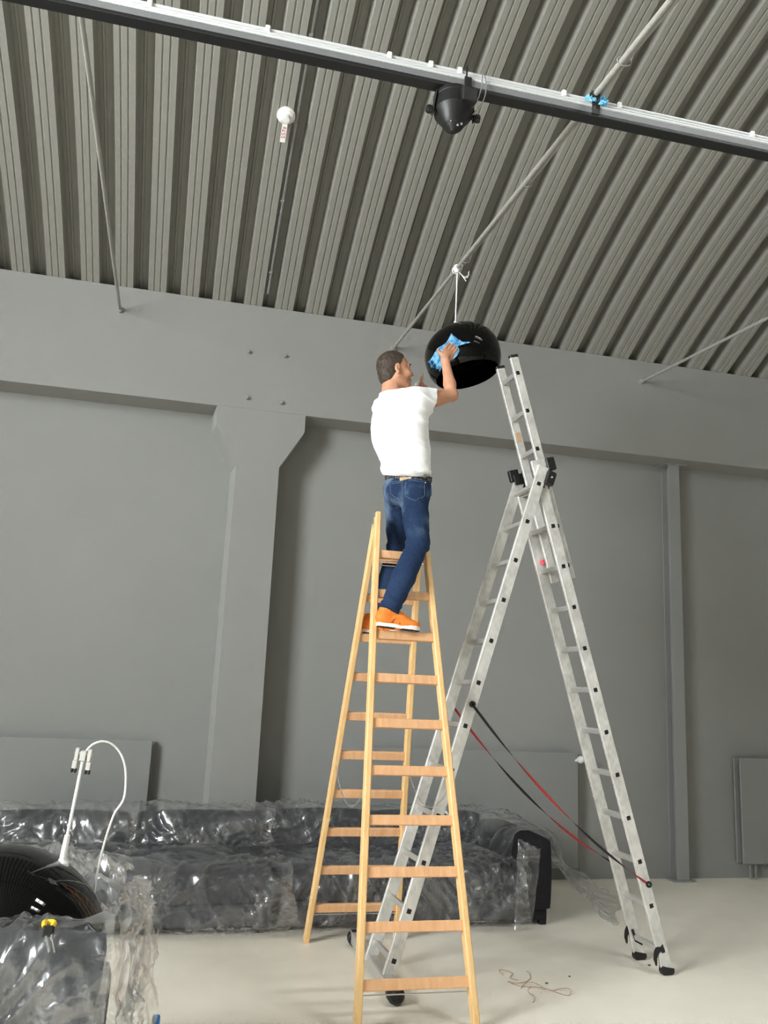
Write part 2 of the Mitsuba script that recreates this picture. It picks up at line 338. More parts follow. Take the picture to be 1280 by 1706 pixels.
# uplighter spot under the track
sx, sy = 1.035, TY + .02
tag('spotlight', 'black theatre spotlight hanging in a yoke under the lighting track', 'spotlight')
axs = unit(A(.04, .16, 1)); sc = A(sx, sy, 4.105)
put('spotlight__housing', lathe([(0, 0), (.028, .002), (.044, .010), (.058, .035), (.082, .075), (.090, .085), (.090, .150), (.094, .154), (.094, .172), (.078, .172), (.074, .10), (0, .09)], sc, axs, 28), 'm_black', 35)
put('spotlight__rear_cap', lathe([(0, -.022), (.012, -.020), (.022, -.008), (.034, .002), (.040, .012)], sc, axs, 20), 'm_black', 35)
for i, (a, b) in enumerate(((-.02, .005), (.012, -.012), (.03, -.002))):
    put(nid('spotlight__screw', i), lathe([(0, .004), (.005, .003), (.006, 0)], sc + A(a, -.03, .012 + b), (0, -1, -.6), 8), 'm_steel')
for sgn, i in ((-1, 0), (1, 1)):
    pz = sc + axs * .085 + A(sgn * .104, 0, 0)
    put(nid('spotlight__knob', i), lathe([(0, .026), (.016, .024), (.019, .018), (.019, .002), (.010, 0), (.008, -.016)], pz, (sgn, -.1, 0), 14), 'm_black', 40)
yk = sc + axs * .085
put('spotlight__yoke', join([bar(yk + A(s * .100, 0, -.02), A(sx + s * .085, sy, TZ0 - .015), A(0, 1, 0), .032, .005, .001) for s in (-1, 1)] + [bar(A(sx - .088, sy, TZ0 - .014), A(sx + .088, sy, TZ0 - .014), A(0, 1, 0), .032, .005, .001)]), 'm_black')
put('spotlight__terminal_box', obox(sc + A(.045, -.065, .125), [unit(A(1, .1, 0)), unit(A(-.1, 1, 0)), A(0, 0, 1)], (.036, .028, .034), .005), 'm_black')
put('spotlight__clamp', join([abox((sx + .035, TY - .026, TZ0 + .005), (sx + .070, TY - .018, TZ0 + .06), .002), abox((sx + .041, TY - .024, TZ0 + .055), (sx + .049, TY - .018, TZ0 + .118), .001), abox((sx + .020, TY - .02, TZ0 - .02), (sx + .072, TY + .048, TZ0 + .006), .003)]), 'm_black')
sl = spline([sc + A(.085, -.02, .075), sc + A(.118, -.04, .12), A(sx + .135, TY - .035, TZ0 + .03), A(sx + .128, TY - .01, TZ0 + .112), A(sx + .118, TY - .03, TZ0 + .07), sc + A(.100, -.045, .14), sc + A(.072, -.045, .09)], 40)
put('spotlight__safety_cable', tube(sl, .0028, 6), 'm_steel', 40)
# smoke detector with a hanging number tag
DY, DX = 5.600, .468
dz = vault_z(DY); dn = unit(A(0, -(.58 - .11 * (YB - DY)) * 1.0, -1))
tag('smoke_detector', 'round white smoke detector on the corrugated ceiling with a hanging number tag', 'smoke detector')
dc = A(DX, DY, dz)
put('smoke_detector__base', lathe([(.058, -.004), (.066, .000), (.067, .016), (.060, .022), (0, .022)], dc, dn, 32), 'm_white_plastic', 40)
put('smoke_detector__chamber', lathe([(.054, .020), (.054, .030), (.034, .040), (.031, .064), (.026, .069), (0, .070)], dc, dn, 32), 'm_white_plastic', 40)
# tag hangs from the base towards the camera, facing down along the flange
te = unit(A(.0, .86, -.50)); tn = unit(A(0, -.50, -.86)); tc = dc + dn * .022 + te * .035
tx_ = A(1, 0, 0)
put('smoke_detector__tag', obox(tc + te * .085, [tx_, te, np.cross(tx_, te)], (.0195, .075, .0008), 0), 'm_white_plastic')
tm = meshkit.text_mesh('1576', .026, .0006, True); tm.vertices -= tm.bounds.mean(0)
# reading upward along the tag
fx = -te; fy = -tx_; fz = np.cross(fx, fy)
if fz @ tn < 0: fy = tx_; fz = np.cross(fx, fy)
put('smoke_detector__tag__number', trimesh.Trimesh(tm.vertices @ np.array([fx, fy, fz]) + tc + te * .085 + fz * .0012, tm.faces, process=False), 'm_red_print')

# ------------------------------------------------------------------ pendant lamps
def dome_profile(R, H, t=.006):
    o = []
    for a in np.linspace(0, 90, 20): o.append((R * math.sin(math.radians(a)) ** .92, -.60 * H * (1 - math.cos(math.radians(a)))))
    for a in np.linspace(6, 62, 10): o.append((R * math.cos(math.radians(a) * .52), -.60 * H - .40 * H * math.sin(math.radians(a)) / math.sin(math.radians(62))))
    rim_r, rim_h = o[-1]
    inner = [(max(r - t, 0), h - (t if i < 14 else 0)) for i, (r, h) in enumerate(o)][::-1]
    lip = [(rim_r - t * .15, rim_h - t * .5), (rim_r - t * .5, rim_h - t * .75), (rim_r - t * .9, rim_h - t * .4)]
    return o + lip + inner[1:]
def clamp(key, c, up, x):
    up = unit(up); x = unit(x - up * (x @ up)); y = np.cross(up, x)
    ms = [obox(c, [x, y, up], (.012, .014, .020), .003)]
    for s in (-1, 1):
        ms += [obox(c + x * s * .024 + up * .004, [x, y, up], (.008, .012, .024), .003), obox(c + x * s * .026 - up * .034, [x, y, up], (.009, .010, .016), .002)]
    ms.append(obox(c + up * .008, [x, y, up], (.034, .008, .006), .002))
    put(key + '__clamp', join(ms), 'm_alu_dull', label='small metal rod clamp')
    for i, s in enumerate((-1, 1)):
        put(nid(key + '__clamp__pad', i), join([obox(c + x * (s * .026 + q) - up * .056, [x, y, up], (.003, .009, .008), .001) for q in (-.006, .006)]), 'm_black')
# hanging lamp
LA = A(1.728, 5.356, 4.078); ta = math.radians(13); ld = A(math.sin(ta), -.14, -math.cos(ta)); ld = unit(ld)
tag('pendant_lamp', 'glossy black dome pendant lamp hanging from the tie rod, being wiped by the man', 'pendant lamp', None)
put('pendant_lamp__shade', lathe(dome_profile(.263, .36), LA, -ld, 72), 'm_black_gloss', 50)
put('pendant_lamp__stem', tube([LA + A(0, 0, .035), A(1.731, 5.356, rod_z(R2[1], R2[2], 5.356) - .03)], .0055, 8), 'm_white_cable', 40)
put('pendant_lamp__ferrule', lathe([(.006, .05), (.0105, .048), (.0105, 0), (.016, -.004), (.02, -.012)], LA, (0, 0, 1), 14), 'm_white_plastic', 40)
hc = A(1.729, 5.356, rod_z(R2[1], R2[2], 5.356))
put('pendant_lamp__hanger', join([lathe([(.010, -.04), (.018, -.034), (.020, -.012), (.022, .018), (.016, .022)], hc, (0, 0, 1), 12), tube([hc + A(.022 * math.cos(t), .004 * t, .022 * math.sin(t)) for t in np.linspace(0, 12, 50)], .0042, 6)]), 'm_white_cable', 40)
g = np.random.default_rng(3)
for i, pts in enumerate([[(0, 0, -.02), (.03, -.01, -.05), (.07, -.01, -.07), (.085, 0, -.04), (.09, 0, -.01)], [(0, 0, 0), (.04, -.01, .03), (.07, -.02, .06)], [(.03, 0, -.04), (.07, 0, -.09)], [(.06, 0, -.06), (.10, .01, -.03)]]):
    put(nid('pendant_lamp__loose_end', i), tube(spline([hc + A(*p) for p in pts], 14), .0036, 6), 'm_white_cable', 40)
# larger lamp parked on the wrapped sofa, bottom left
L2 = A(-.318, 3.55, .916); t2 = math.radians(31); d2 = unit(A(-math.sin(t2), -.03, -math.cos(t2)))
tag('pendant_lamp_001', 'large glossy black dome lamp resting on the plastic-wrapped sofa at lower left', 'pendant lamp')
put('pendant_lamp_001__shade', lathe(dome_profile(.335, .455, .007), L2, -d2, 80), 'm_black_gloss', 50)
sr = A(-.283, 3.55, 1.296); su = unit(sr - L2)
put('pendant_lamp_001__stem', tube([L2 + su * .05, sr], .0062, 10), 'm_white_cable', 40)
put('pendant_lamp_001__ferrule', lathe([(.006, .098), (.0105, .096), (.0125, .012), (.016, .006), (.024, .0), (.026, -.012)], L2, su, 16), 'm_white_plastic', 40)
clamp('pendant_lamp_001', sr, su, A(1, -.2, 0))
cb = [(-.277, 3.55, 1.305), (-.268, 3.555, 1.326), (-.22, 3.57, 1.350), (-.168, 3.59, 1.325), (-.132, 3.60, 1.262), (-.121, 3.60, 1.188), (-.129, 3.60, 1.120), (-.149, 3.60, 1.088), (-.158, 3.60, 1.062), (-.185, 3.62, .93), (-.20, 3.66, .75)]
cb = [(x * (1), y, z) for x, y, z in cb]
put('pendant_lamp_001__cable', tube(spline(cb, 70), .0042, 8), 'm_white_cable', 40)

# ------------------------------------------------------------------ wooden step ladder
def step_ladder():
    K = 'step_ladder'
    tag(K, 'tall wooden double step ladder with the man standing on it', 'ladder')
    o, rt, bk = A(1.2977, 5.0239, 2.6157), unit(A(1, .0048, .0009)), A(-.0048, 1, 0)
    dF, dB = unit(A(.0021, -.2623, -.965)), unit(A(-.0005, .2849, -.9585))
    wt, dw, s, d0 = .2526, .1126, .2510, .2457
    n_st = n_r = 0
    for d, nm in ((dF, 'front'), (dB, 'rear')):
        Lt = -o[2] / d[2]
        fn = np.cross(rt, d)                                     # across the section, in its thickness
        off = (-.022 if nm == 'front' else .022) * A(0, 1, 0)
        for sg in (-1, 1):
            top = .0 if nm == 'front' else .035
            a = o + d * (top - .028 if nm == 'front' else top) + sg * rt * (wt / 2 + .0165) + off
            b = o + d * Lt + sg * rt * ((wt + dw * Lt) / 2 + .0165) + off * .3
            b = b + unit(b - a) * ((0.004 - b[2]) / unit(b - a)[2])
            dd = unit(b - a); sd = unit(rt - dd * (dd @ rt)); nn = np.cross(dd, sd)
            m = obox((a + b) / 2, [dd, sd, nn], [np.linalg.norm(b - a) / 2, .0165, .029], .005)
            put(nid(K + '__stile', n_st), m, 'm_stile_wood'); n_st += 1
        for k in range(10):
            l = d0 + s * k; c = o + d * l + off * (1 - l / Lt * .7); w = wt + dw * l + .012
            fw = unit(np.cross(rt, d))
            put(nid(K + '__rung', n_r), obox(c, [rt, d, fw], [w / 2, .0255, .0125], .003), 'm_rung_wood'); n_r += 1
        for j, k in enumerate((0, 9)):                            # steel tie bars under the top and the bottom rung
            l = d0 + s * k + .042; c = o + d * l + off * (1 - l / Lt * .7); w = wt + dw * l
            put(nid(K + '__tie_bar', j + (2 if nm == 'rear' else 0)), tube([c - rt * (w / 2 + .01), c + rt * (w / 2 + .01)], .0035, 8), 'm_steel', 40)
    for i, sg in enumerate((-1, 1)):                              # hinges
        c = o + sg * rt * (wt / 2 + .0345) + A(0, 0, .002)
        arch = [(-.028, -.055), (-.034, 0), (-.018, .028), (.018, .028), (.034, 0), (.034, -.06), (.020, -.06), (.012, -.01), (0, .002), (-.012, -.01), (-.018, -.055)]
        put(nid(K + '__hinge', i), prism(arch, c, A(0, 1, 0), A(0, 0, 1), .003), 'm_steel')
    nc = 0
    for sg in (-1, 1):                                           # safety chains between the two halves
        lf, lb = 1.60, 1.585
        pa = o + dF * lf + sg * rt * ((wt + dw * lf) / 2 + .016) + A(0, .01, .02); pb = o + dB * lb + sg * rt * ((wt + dw * lb) / 2 + .016) + A(0, -.01, .02)
        ts = np.linspace(0, 1, 44); P = np.array([pa + (pb - pa) * t - A(0, 0, .17) * (1 - (2 * t - 1) ** 2) for t in ts]); links = []
        for j in range(len(P) - 1):
            c, t = (P[j] + P[j + 1]) / 2, unit(P[j + 1] - P[j]); q = unit(np.cross(t, A(1, .2, .1)) if j % 2 else np.cross(np.cross(t, A(1, .2, .1)), t))
            L = np.linalg.norm(P[j + 1] - P[j]) * .66
            links.append(tube([c + t * L * math.cos(u) + q * .0042 * math.sin(u) for u in np.linspace(0, 2 * math.pi, 9)], .0013, 4, False))
        put(nid(K + '__chain', nc), join(links), 'm_steel', label='thin steel safety chain'); nc += 1
step_ladder()

# ------------------------------------------------------------------ aluminium combination ladder
def alu_ladder():
    K = 'combination_ladder'
    tag(K, 'grimy aluminium combination ladder standing as an A with its extension pushed up', 'ladder')
    o, e, bk = A(2.1819, 4.8964, 2.967), A(.9991, .0423, 0), A(-.0423, .9991, 0)
    dL, dR = unit(A(-.2915, -.0123, -.9565)), unit(A(.281, .0119, -.9596))
    w, s, oL, oR = .3671, .2613, .0674, .3346
    th, wd = .024, .072
    st = rg = ep = fc = 0
    def stile(a, b, acr, wid=wd):
        d = unit(b - a); n = unit(acr - d * (d @ acr)); q = np.cross(d, n)
        L = np.linalg.norm(b - a) / 2
        return obox((a + b) / 2, [d, n, q], [L, wid / 2, th / 2], .003)
    nL = unit(np.cross(bk, dL)); nR = unit(np.cross(dR, bk)); nR = nR if nR @ e > 0 else -nR
    for d, off, cnt, l1 in ((dL, oL, 12, oL + 11 * s + .105), (dR, oR, 11, oR + 10 * s + .118)):
        n = unit(np.cross(d, bk))
        l0 = off - .125 if d is dL else off - .30
        for j, b in enumerate((0, w)):
            p = o + bk * (b + (.012 if j == 0 else -.012) + (0 if d is dL else (.026 if j == 0 else -.026)))
            put(nid(K + '__stile', st), stile(p + d * l0, p + d * l1, n), 'm_alu'); st += 1
        for k in range(cnt if d is dL else cnt + 1):
            kk = k if d is dL else k - 1
            c = o + d * (off + s * kk)
            put(nid(K + '__rung', rg), obox(c + bk * w / 2, [bk, d, n], [w / 2 - (.015 if d is dL else .040), .0145, .0145], .003), 'm_alu_dull'); rg += 1
            put(nid(K + '__rung_plug', ep), obox(c + bk * (.001 if d is dL else .027), [bk, d, n], [.004, .0125, .0125], .002), 'm_black'); ep += 1
        if d is dR:
            for b in (0, w):
                p = o + bk * (b + (.038 if b == 0 else -.038)) + d * l1
                foot = [(-.042, -.022), (.040, -.006), (.042, .014), (.030, .026), (-.034, .026), (-.044, .010)]
                q = np.array(foot); z0 = p[2]
                put(nid(K + '__foot', fc), prism([(x, -y * 1.0) for x, y in foot], p - bk * .016 + A(0, 0, .006), unit(e * .995 + A(0, 0, -.0)), A(0, 0, 1), -.034), 'm_black', label='black rubber foot'); fc += 1
    # extension section in front of the right hand section
    we, q, a0 = .240, .0400, .0550
    base = o + nR * (q + .012)
    for j, b in enumerate((a0 + .012, a0 + we - .012)):
        put(nid(K + '__stile', st), stile(base + bk * b + dR * -.80, base + bk * b + dR * .685, nR, .058), 'm_alu'); st += 1
        put(nid(K + '__end_cap', j), obox(base + bk * b + dR * -.806, [dR, nR, bk], [.010, .031, .015], .004), 'm_black')
    for k in range(6):
        c = base - nR * .006 + dR * (-.6895 + .2572 * k)
        put(nid(K + '__rung', rg), obox(c + bk * (a0 + we / 2), [bk, dR, nR], [we / 2 - .02, .0145, .0145], .003), 'm_alu_dull'); rg += 1
        put(nid(K + '__rung_plug', ep), obox(c + bk * (a0 + .001), [bk, dR, nR], [.004, .0125, .0125], .002), 'm_black'); ep += 1
    # guide brackets and hinge heads at the apex
    gz = 0
    for b, sgn in ((-.004, -1), (w + .004, 1)):
        c = o + bk * b + dR * -.005
        put(nid(K + '__bracket', gz), obox(c - bk * sgn * .030 + nR * .012 + dR * -.035, [dR, nR, bk], [.058, .052, .010] if sgn < 0 else [.036, .036, .010], .003), 'm_alu' if sgn < 0 else 'm_black')
        put(nid(K + '__guide_block', gz), obox(c - bk * sgn * .022 + nR * .086 + dR * -.050, [dR, nR, bk], [.042, .030, .020], .006), 'm_black')
        put(nid(K + '__hinge_head', gz), obox(o + bk * b + dL * .025 + e * .062, [dL, unit(np.cross(dL, bk)), bk], [.046, .030, .022], .007), 'm_black')
        put(nid(K + '__rivet', gz), lathe([(0, .004), (.006, .003), (.008, 0)], o + bk * (b - .022) + dL * .02 + e * .065, -bk, 10), 'm_steel', 40); gz += 1
        if sgn > 0: put(nid(K + '__guide_block', 2), obox(o + bk * (w - .01) + dR * -.070 - nR * .010, [dR, nR, bk], [.040, .034, .018], .005), 'm_black')
    put(K + '__lock_knob', lathe([(0, .03), (.012, .028), (.015, .018), (.015, 0)], o + bk * (w - .075) + dR * (oR + s * 1 - .045) + nR * .004, -dR, 14), 'm_red_knob', 40, 'small red lock knob')
    put(K + '__sticker', obox(base + bk * (a0 + we - .0265) + dR * -.31, [dR, nR, bk], [.030, .014, .001]), 'm_brown_tag', label='small worn brown sticker')
    # latch hooks near the right hand feet
    for i, b in enumerate((w - .035, .035)):
        c = o + bk * b + dR * (oR + s * 10 - (.055 if i == 0 else .01)) - nR * .03
        hook = [(x * .75, y * .75) for x, y in [(.05, .035), (.055, -.02), (.02, -.012), (.0, -.02), (-.03, -.05), (-.042, -.095), (-.052, -.10), (-.055, -.05), (-.035, .0), (-.005, .03), (.03, .02)]]
        put(nid(K + '__latch', i), prism(hook, c, nR, -dR, .012), 'm_black', label='black latch hook')
    put(K + '__latch_002', prism([(.0, 0), (.014, 0), (.020, -.06), (.055, -.10), (.045, -.11), (.006, -.075)], o + bk * (w - .045) + dR * (oR + s * 10 - .05) - nR * .02, nR, -dR, .012), 'm_black')
    # stabiliser bar with rubber ends under the left section
    lb = oL + 11 * s + .075
    bc = o + dL * lb; x, z = bc[0] - .012, .052
    ya, yb2 = 4.66, 5.72
    put(K + '__stabiliser_bar', obox(A(x - .0, (ya + yb2) / 2, z), [A(0, 1, 0), A(1, 0, 0), A(0, 0, 1)], [(yb2 - ya) / 2, .030, .036], .006), 'm_alu_dull')
    for i, (y, sg) in enumerate(((ya, -1), (yb2, 1))):
        put(nid(K + '__rubber_end', i), lathe([(0, .030), (.030, .026), (.042, .012), (.0465, -.01), (.0465, -.05), (.040, -.055), (.03, -.055)], A(x, y, .0475), (0, sg, 0), 20), 'm_black', 40, 'black rubber end cap')
    # webbing straps between the legs: one face red, the other black, twisted
    for i, (b, la, lr, sag, ph) in enumerate(((-.006, 1.505, 2.552, .085, -1.9), (w + .004, 1.50, 2.50, .105, .9))):
        pa, pb = o + bk * b + dL * la, o + bk * b + dR * lr
        ts = np.linspace(0, 1, 70)
        P = np.array([pa + (pb - pa) * t - A(0, 0, sag) * (1 - (2 * t - 1) ** 2) for t in ts])
        v1, v2 = [], []
        for t, p in zip(ts, P):
            tt = unit((pb - pa) - A(0, 0, sag) * (-4 * (2 * t - 1)))
            n = unit(np.cross(tt, bk)); an = ph + 2 * math.pi * 1.5 * t
            wv = math.cos(an) * bk + math.sin(an) * n; tn_ = np.cross(tt, wv)
            v1 += [p + wv * .0080 + tn_ * .0007, p - wv * .0080 + tn_ * .0007, p + wv * .0080 + tn_ * .0002, p - wv * .0080 + tn_ * .0002]
            v2 += [p + wv * .0080 - tn_ * .0007, p - wv * .0080 - tn_ * .0007, p + wv * .0080 - tn_ * .0002, p - wv * .0080 - tn_ * .0002]
        fs = []
        for j in range(len(ts) - 1):
            a = 4 * j
            for x0, x1 in ((0, 1), (2, 3), (0, 2), (1, 3)): fs += [[a + x0, a + x1, a + 4 + x1], [a + x0, a + 4 + x1, a + 4 + x0]]
        sk = nid(K + '__strap', i)
        tag(sk, 'red and black webbing strap' if i == 0 else 'red and black webbing strap on the far side')
        put(sk + '__red_face', trimesh.Trimesh(np.array(v1), np.array(fs), process=False), 'm_red_web')
        put(sk + '__black_face', trimesh.Trimesh(np.array(v2), np.array(fs), process=False), 'm_black_web')
        for j, p in enumerate((pa, pb)):
            put(nid(sk + '__eyelet', j), lathe([(.006, .004), (.010, .010), (.016, .010), (.019, .004), (.019, -.004), (.006, -.004), (.006, .004)], p + (bk * -.004 if i == 0 else -bk * .002), -bk, 20), 'm_black', 30)
alu_ladder()
# ------------------------------------------------------------------ sofas in plastic film
def rbox(lo, hi, r, puff=0.0):
    """upholstered block: rounded box with slightly domed faces"""
    lo, hi = np.asarray(lo, float), np.asarray(hi, float)
    c, h = (lo + hi) / 2, (hi - lo) / 2
    m = trimesh.creation.box(extents=2 * h)
    n = [max(2, int(2 * x / .07)) for x in h]
    vs, fs = [], []
    for ax in range(3):
        a, b = [(1, 2), (2, 0), (0, 1)][ax]
        for sg in (-1, 1):
            ua, ub = np.linspace(-1, 1, n[a] + 5), np.linspace(-1, 1, n[b] + 5)
            g = np.zeros((len(ua), len(ub), 3)); g[..., ax] = sg; g[..., a] = ua[:, None]; g[..., b] = ub[None]
            base = sum(len(x) for x in vs); vs.append(g.reshape(-1, 3)); L = len(ub)
            for i in range(len(ua) - 1):
                for j in range(L - 1):
                    q = [base + i * L + j, base + (i + 1) * L + j, base + (i + 1) * L + j + 1, base + i * L + j + 1]
                    q = q if sg > 0 else q[::-1]
                    fs += [[q[0], q[1], q[2]], [q[0], q[2], q[3]]]
    u = np.vstack(vs); p = u * h
    inner = np.clip(p, -(h - r), h - r); d = p - inner; L = np.linalg.norm(d, axis=1, keepdims=True)
    dirn = np.where(L > 0, d / np.maximum(L, 1e-9), 0); p = inner + dirn * r
    k = np.prod([1 - u[:, [i]] ** 2 * (np.abs(u[:, [i]]) < .999) for i in range(3)], axis=0)
    p = p + dirn * puff * k
    return trimesh.Trimesh(p + c, np.array(fs), process=True)
def sofa(key, label, x0, x1, yf, yb, zseat, zback, arm=None, flip=False, group=None):
    tag(key, label, 'sofa', group)
    fx = A(x0, yf, 0)
    y = lambda t: yf + (yb - yf) * t
    ax1 = x1 - (arm or 0)
    put(key + '__base', rbox((x0, min(y(0), y(1)), .05), (ax1, max(y(0), y(1)), zseat * .55), .02), 'm_fabric', 40)
    nseat = 2 if ax1 - x0 > 1.4 else 1
    for i in range(nseat):
        a, b = x0 + (ax1 - x0) * i / nseat, x0 + (ax1 - x0) * (i + 1) / nseat
        put(nid(key + '__seat_cushion', i), rbox((a, min(y(-.01), y(.74)), zseat * .55), (b, max(y(-.01), y(.74)), zseat), .045, .02), 'm_fabric', 40)
        put(nid(key + '__back_cushion', i), rbox((a, min(y(.74), y(.98)), zseat * .9), (b, max(y(.74), y(.98)), zback), .05, .02), 'm_fabric', 40)
    k = 0
    for xx in (x0 + .06, ax1 - .1 if not arm else x1 - .08):
        for t in (.06, .92):
            put(nid(key + '__foot', k), abox((xx, min(y(t), y(t + .05)), 0), (xx + .05, max(y(t), y(t + .05)), .052), .004), 'm_black'); k += 1
    if arm: put(key + '__armrest', join([rbox((ax1 + .004, y(.02), .10), (x1, y(.98), .585), .05, .01), rbox((ax1 + .02, y(.05), .03), (x1 - .03, y(.95), .11), .01)]), 'm_fabric_dark', 40, label='near-black bare armrest end')
sofa('sofa', 'low dark grey sofa unit in plastic film behind the large black lamp at left', -1.16, -.175, 5.97, 7.0, .355, .615)
sofa('sofa_001', 'low dark grey sofa unit in plastic film below the concrete column', -.125, .80, 5.97, 7.0, .355, .625)
sofa('sofa_002', 'long low dark grey sofa in plastic film behind the ladders, ending in a bare armrest', .86, 2.80, 6.02, 7.02, .355, .645, arm=.27)
# near sofa seen from behind at the lower left corner
tag('sofa_003', 'high-backed grey sofa wrapped in plastic at the lower left corner, the large lamp on it', 'sofa')
put('sofa_003__back_cushion', rbox((-1.5, 2.985, .10), (-.115, 3.165, .787), .03, .01), 'm_fabric', 40)
put('sofa_003__base', rbox((-1.5, 3.17, .06), (-.12, 4.10, .27), .02), 'm_fabric', 40)
put('sofa_003__seat_cushion', rbox((-1.5, 3.17, .27), (-.12, 4.12, .425), .05, .01), 'm_fabric', 40)
for i, (x, y) in enumerate(((-1.42, 3.02), (-.22, 3.02), (-1.42, 4.0), (-.22, 4.0))): put(nid('sofa_003__foot', i), abox((x, y, 0), (x + .06, y + .06, .105 if y < 3.1 else .065), .004), 'm_black')

def crease(p, seed):
    """height of crumpled film: soft billows, then long sharp creases running in two directions, then fine crackle in patches"""
    p = np.asarray(p, float); w = meshkit.fbm(p * 2.2, 2, seed)[:, None] - .5
    q = p + w * A(.35, -.3, 0)
    a = q @ A(1, .55, 0); b = q @ A(-.6, 1, 0); z = np.full(len(p), seed * 1.7)
    rid = lambda fa, fb, k: 1 - np.abs(2 * meshkit.noise(np.stack([a * fa, b * fb, z], 1), seed + k) - 1)
    r1, r2, r3, r4 = rid(8, 1.1, 1), rid(1.5, 9, 2), rid(21, 8, 3), rid(11, 24, 5)
    patch = np.clip(3.0 * meshkit.fbm(p * 2.6 + 5, 2, seed + 4) - 1.15, 0, 1)
    return r1 ** 4 + .9 * r2 ** 4 + (.14 + .75 * patch) * (r3 ** 3 + r4 ** 3) + .35 * meshkit.fbm(p * 4, 2, seed + 6)
def drape(key, prof, x0, x1, m, label, du=.013, amp=.014, bag=.03, seed=1, flare=0.0, swap=False):
    """crumpled film over a profile (list of (y, z)), from x0 to x1 (swap: profile in x, extent in y); outward is to the left of the walk along the profile"""
    g = np.random.default_rng(seed)
    P = np.asarray(prof, float); S = np.r_[0, np.cumsum(np.linalg.norm(np.diff(P, axis=0), axis=1))]
    nu, nv = int(S[-1] / du), int((x1 - x0) / du)
    u, w = np.meshgrid(np.linspace(0, 1, nu + 1), np.linspace(0, 1, nv + 1), indexing='ij')
    ju = g.uniform(-.42, .42, u.shape) / nu; jw = g.uniform(-.42, .42, u.shape) / nv
    u, w = (u + ju * ((u > 0) & (u < 1))).ravel(), (w + jw * ((w > 0) & (w < 1))).ravel()
    at = lambda t, k: np.interp(np.clip(t, 0, S[-1]), S, P[:, k])
    t = u * S[-1]; e = .04
    y, z = (at(t - .02, 0) + at(t, 0) + at(t + .02, 0)) / 3, (at(t - .02, 1) + at(t, 1) + at(t + .02, 1)) / 3
    n = np.stack([0 * y, -(at(t + e, 1) - at(t - e, 1)), at(t + e, 0) - at(t - e, 0)], 1); n /= np.linalg.norm(n, axis=1, keepdims=True) + 1e-9
    x = x0 + (x1 - x0) * w
    q = np.stack([x, t, 0 * x], 1)
    cr = crease(q, seed); d = .010 + bag * meshkit.fbm(q * 3 + seed, 3, seed) + amp * cr
    p = np.stack([x, y, z], 1) + n * d[:, None]
    wob = meshkit.fbm(np.stack([t * 5, 0 * t, 0 * t + seed], 1), 2, seed) - .35
    for s_, ww in ((-1, w), (1, 1 - w)): p[:, 0] += s_ * flare * wob * np.clip(1 - ww / .08, 0, 1)
    p[:, 2] = np.maximum(p[:, 2], .006)
    tri = Delaunay(np.stack([t, w * (x1 - x0)], 1)).simplices
    if swap: p = p[:, [1, 0, 2]]
    put(key, trimesh.Trimesh(p, tri, process=False), m, True, label, 'plastic film', uv=np.stack([cr, t], 1))
def sofa_prof(yf, yb, zs, zb, skirt=.05, lift=0.0):
    return [(yf - skirt, .01), (yf - .035, .03 + lift), (yf - .03, zs * .6), (yf - .015, zs + .005), (yf + .05, zs + .03), (yf + (yb - yf) * .70, zs + .04), (yf + (yb - yf) * .735, zb - .05), (yf + (yb - yf) * .80, zb + .012), (yf + (yb - yf) * .97, zb + .012), (yb + .015, zb - .06), (yb + .03, .25)]
drape('plastic_film', sofa_prof(5.97, 7.0, .355, .615, .04), -1.2, -.145, 'm_film', 'crumpled clear plastic film over the sofa unit behind the large lamp', seed=11, bag=.022, amp=.022, flare=.12)
drape('plastic_film_001', sofa_prof(5.95, 7.0, .355, .625, .12), -.17, .855, 'm_film', 'clear plastic film stretched over the sofa unit below the column', seed=23, bag=.025, amp=.020, flare=.16)
drape('plastic_film_002', sofa_prof(6.0, 7.02, .355, .645, .12), .84, 2.56, 'm_film', 'long clear plastic film over the sofa behind the ladders', seed=37, bag=.022, amp=.020, flare=.08)
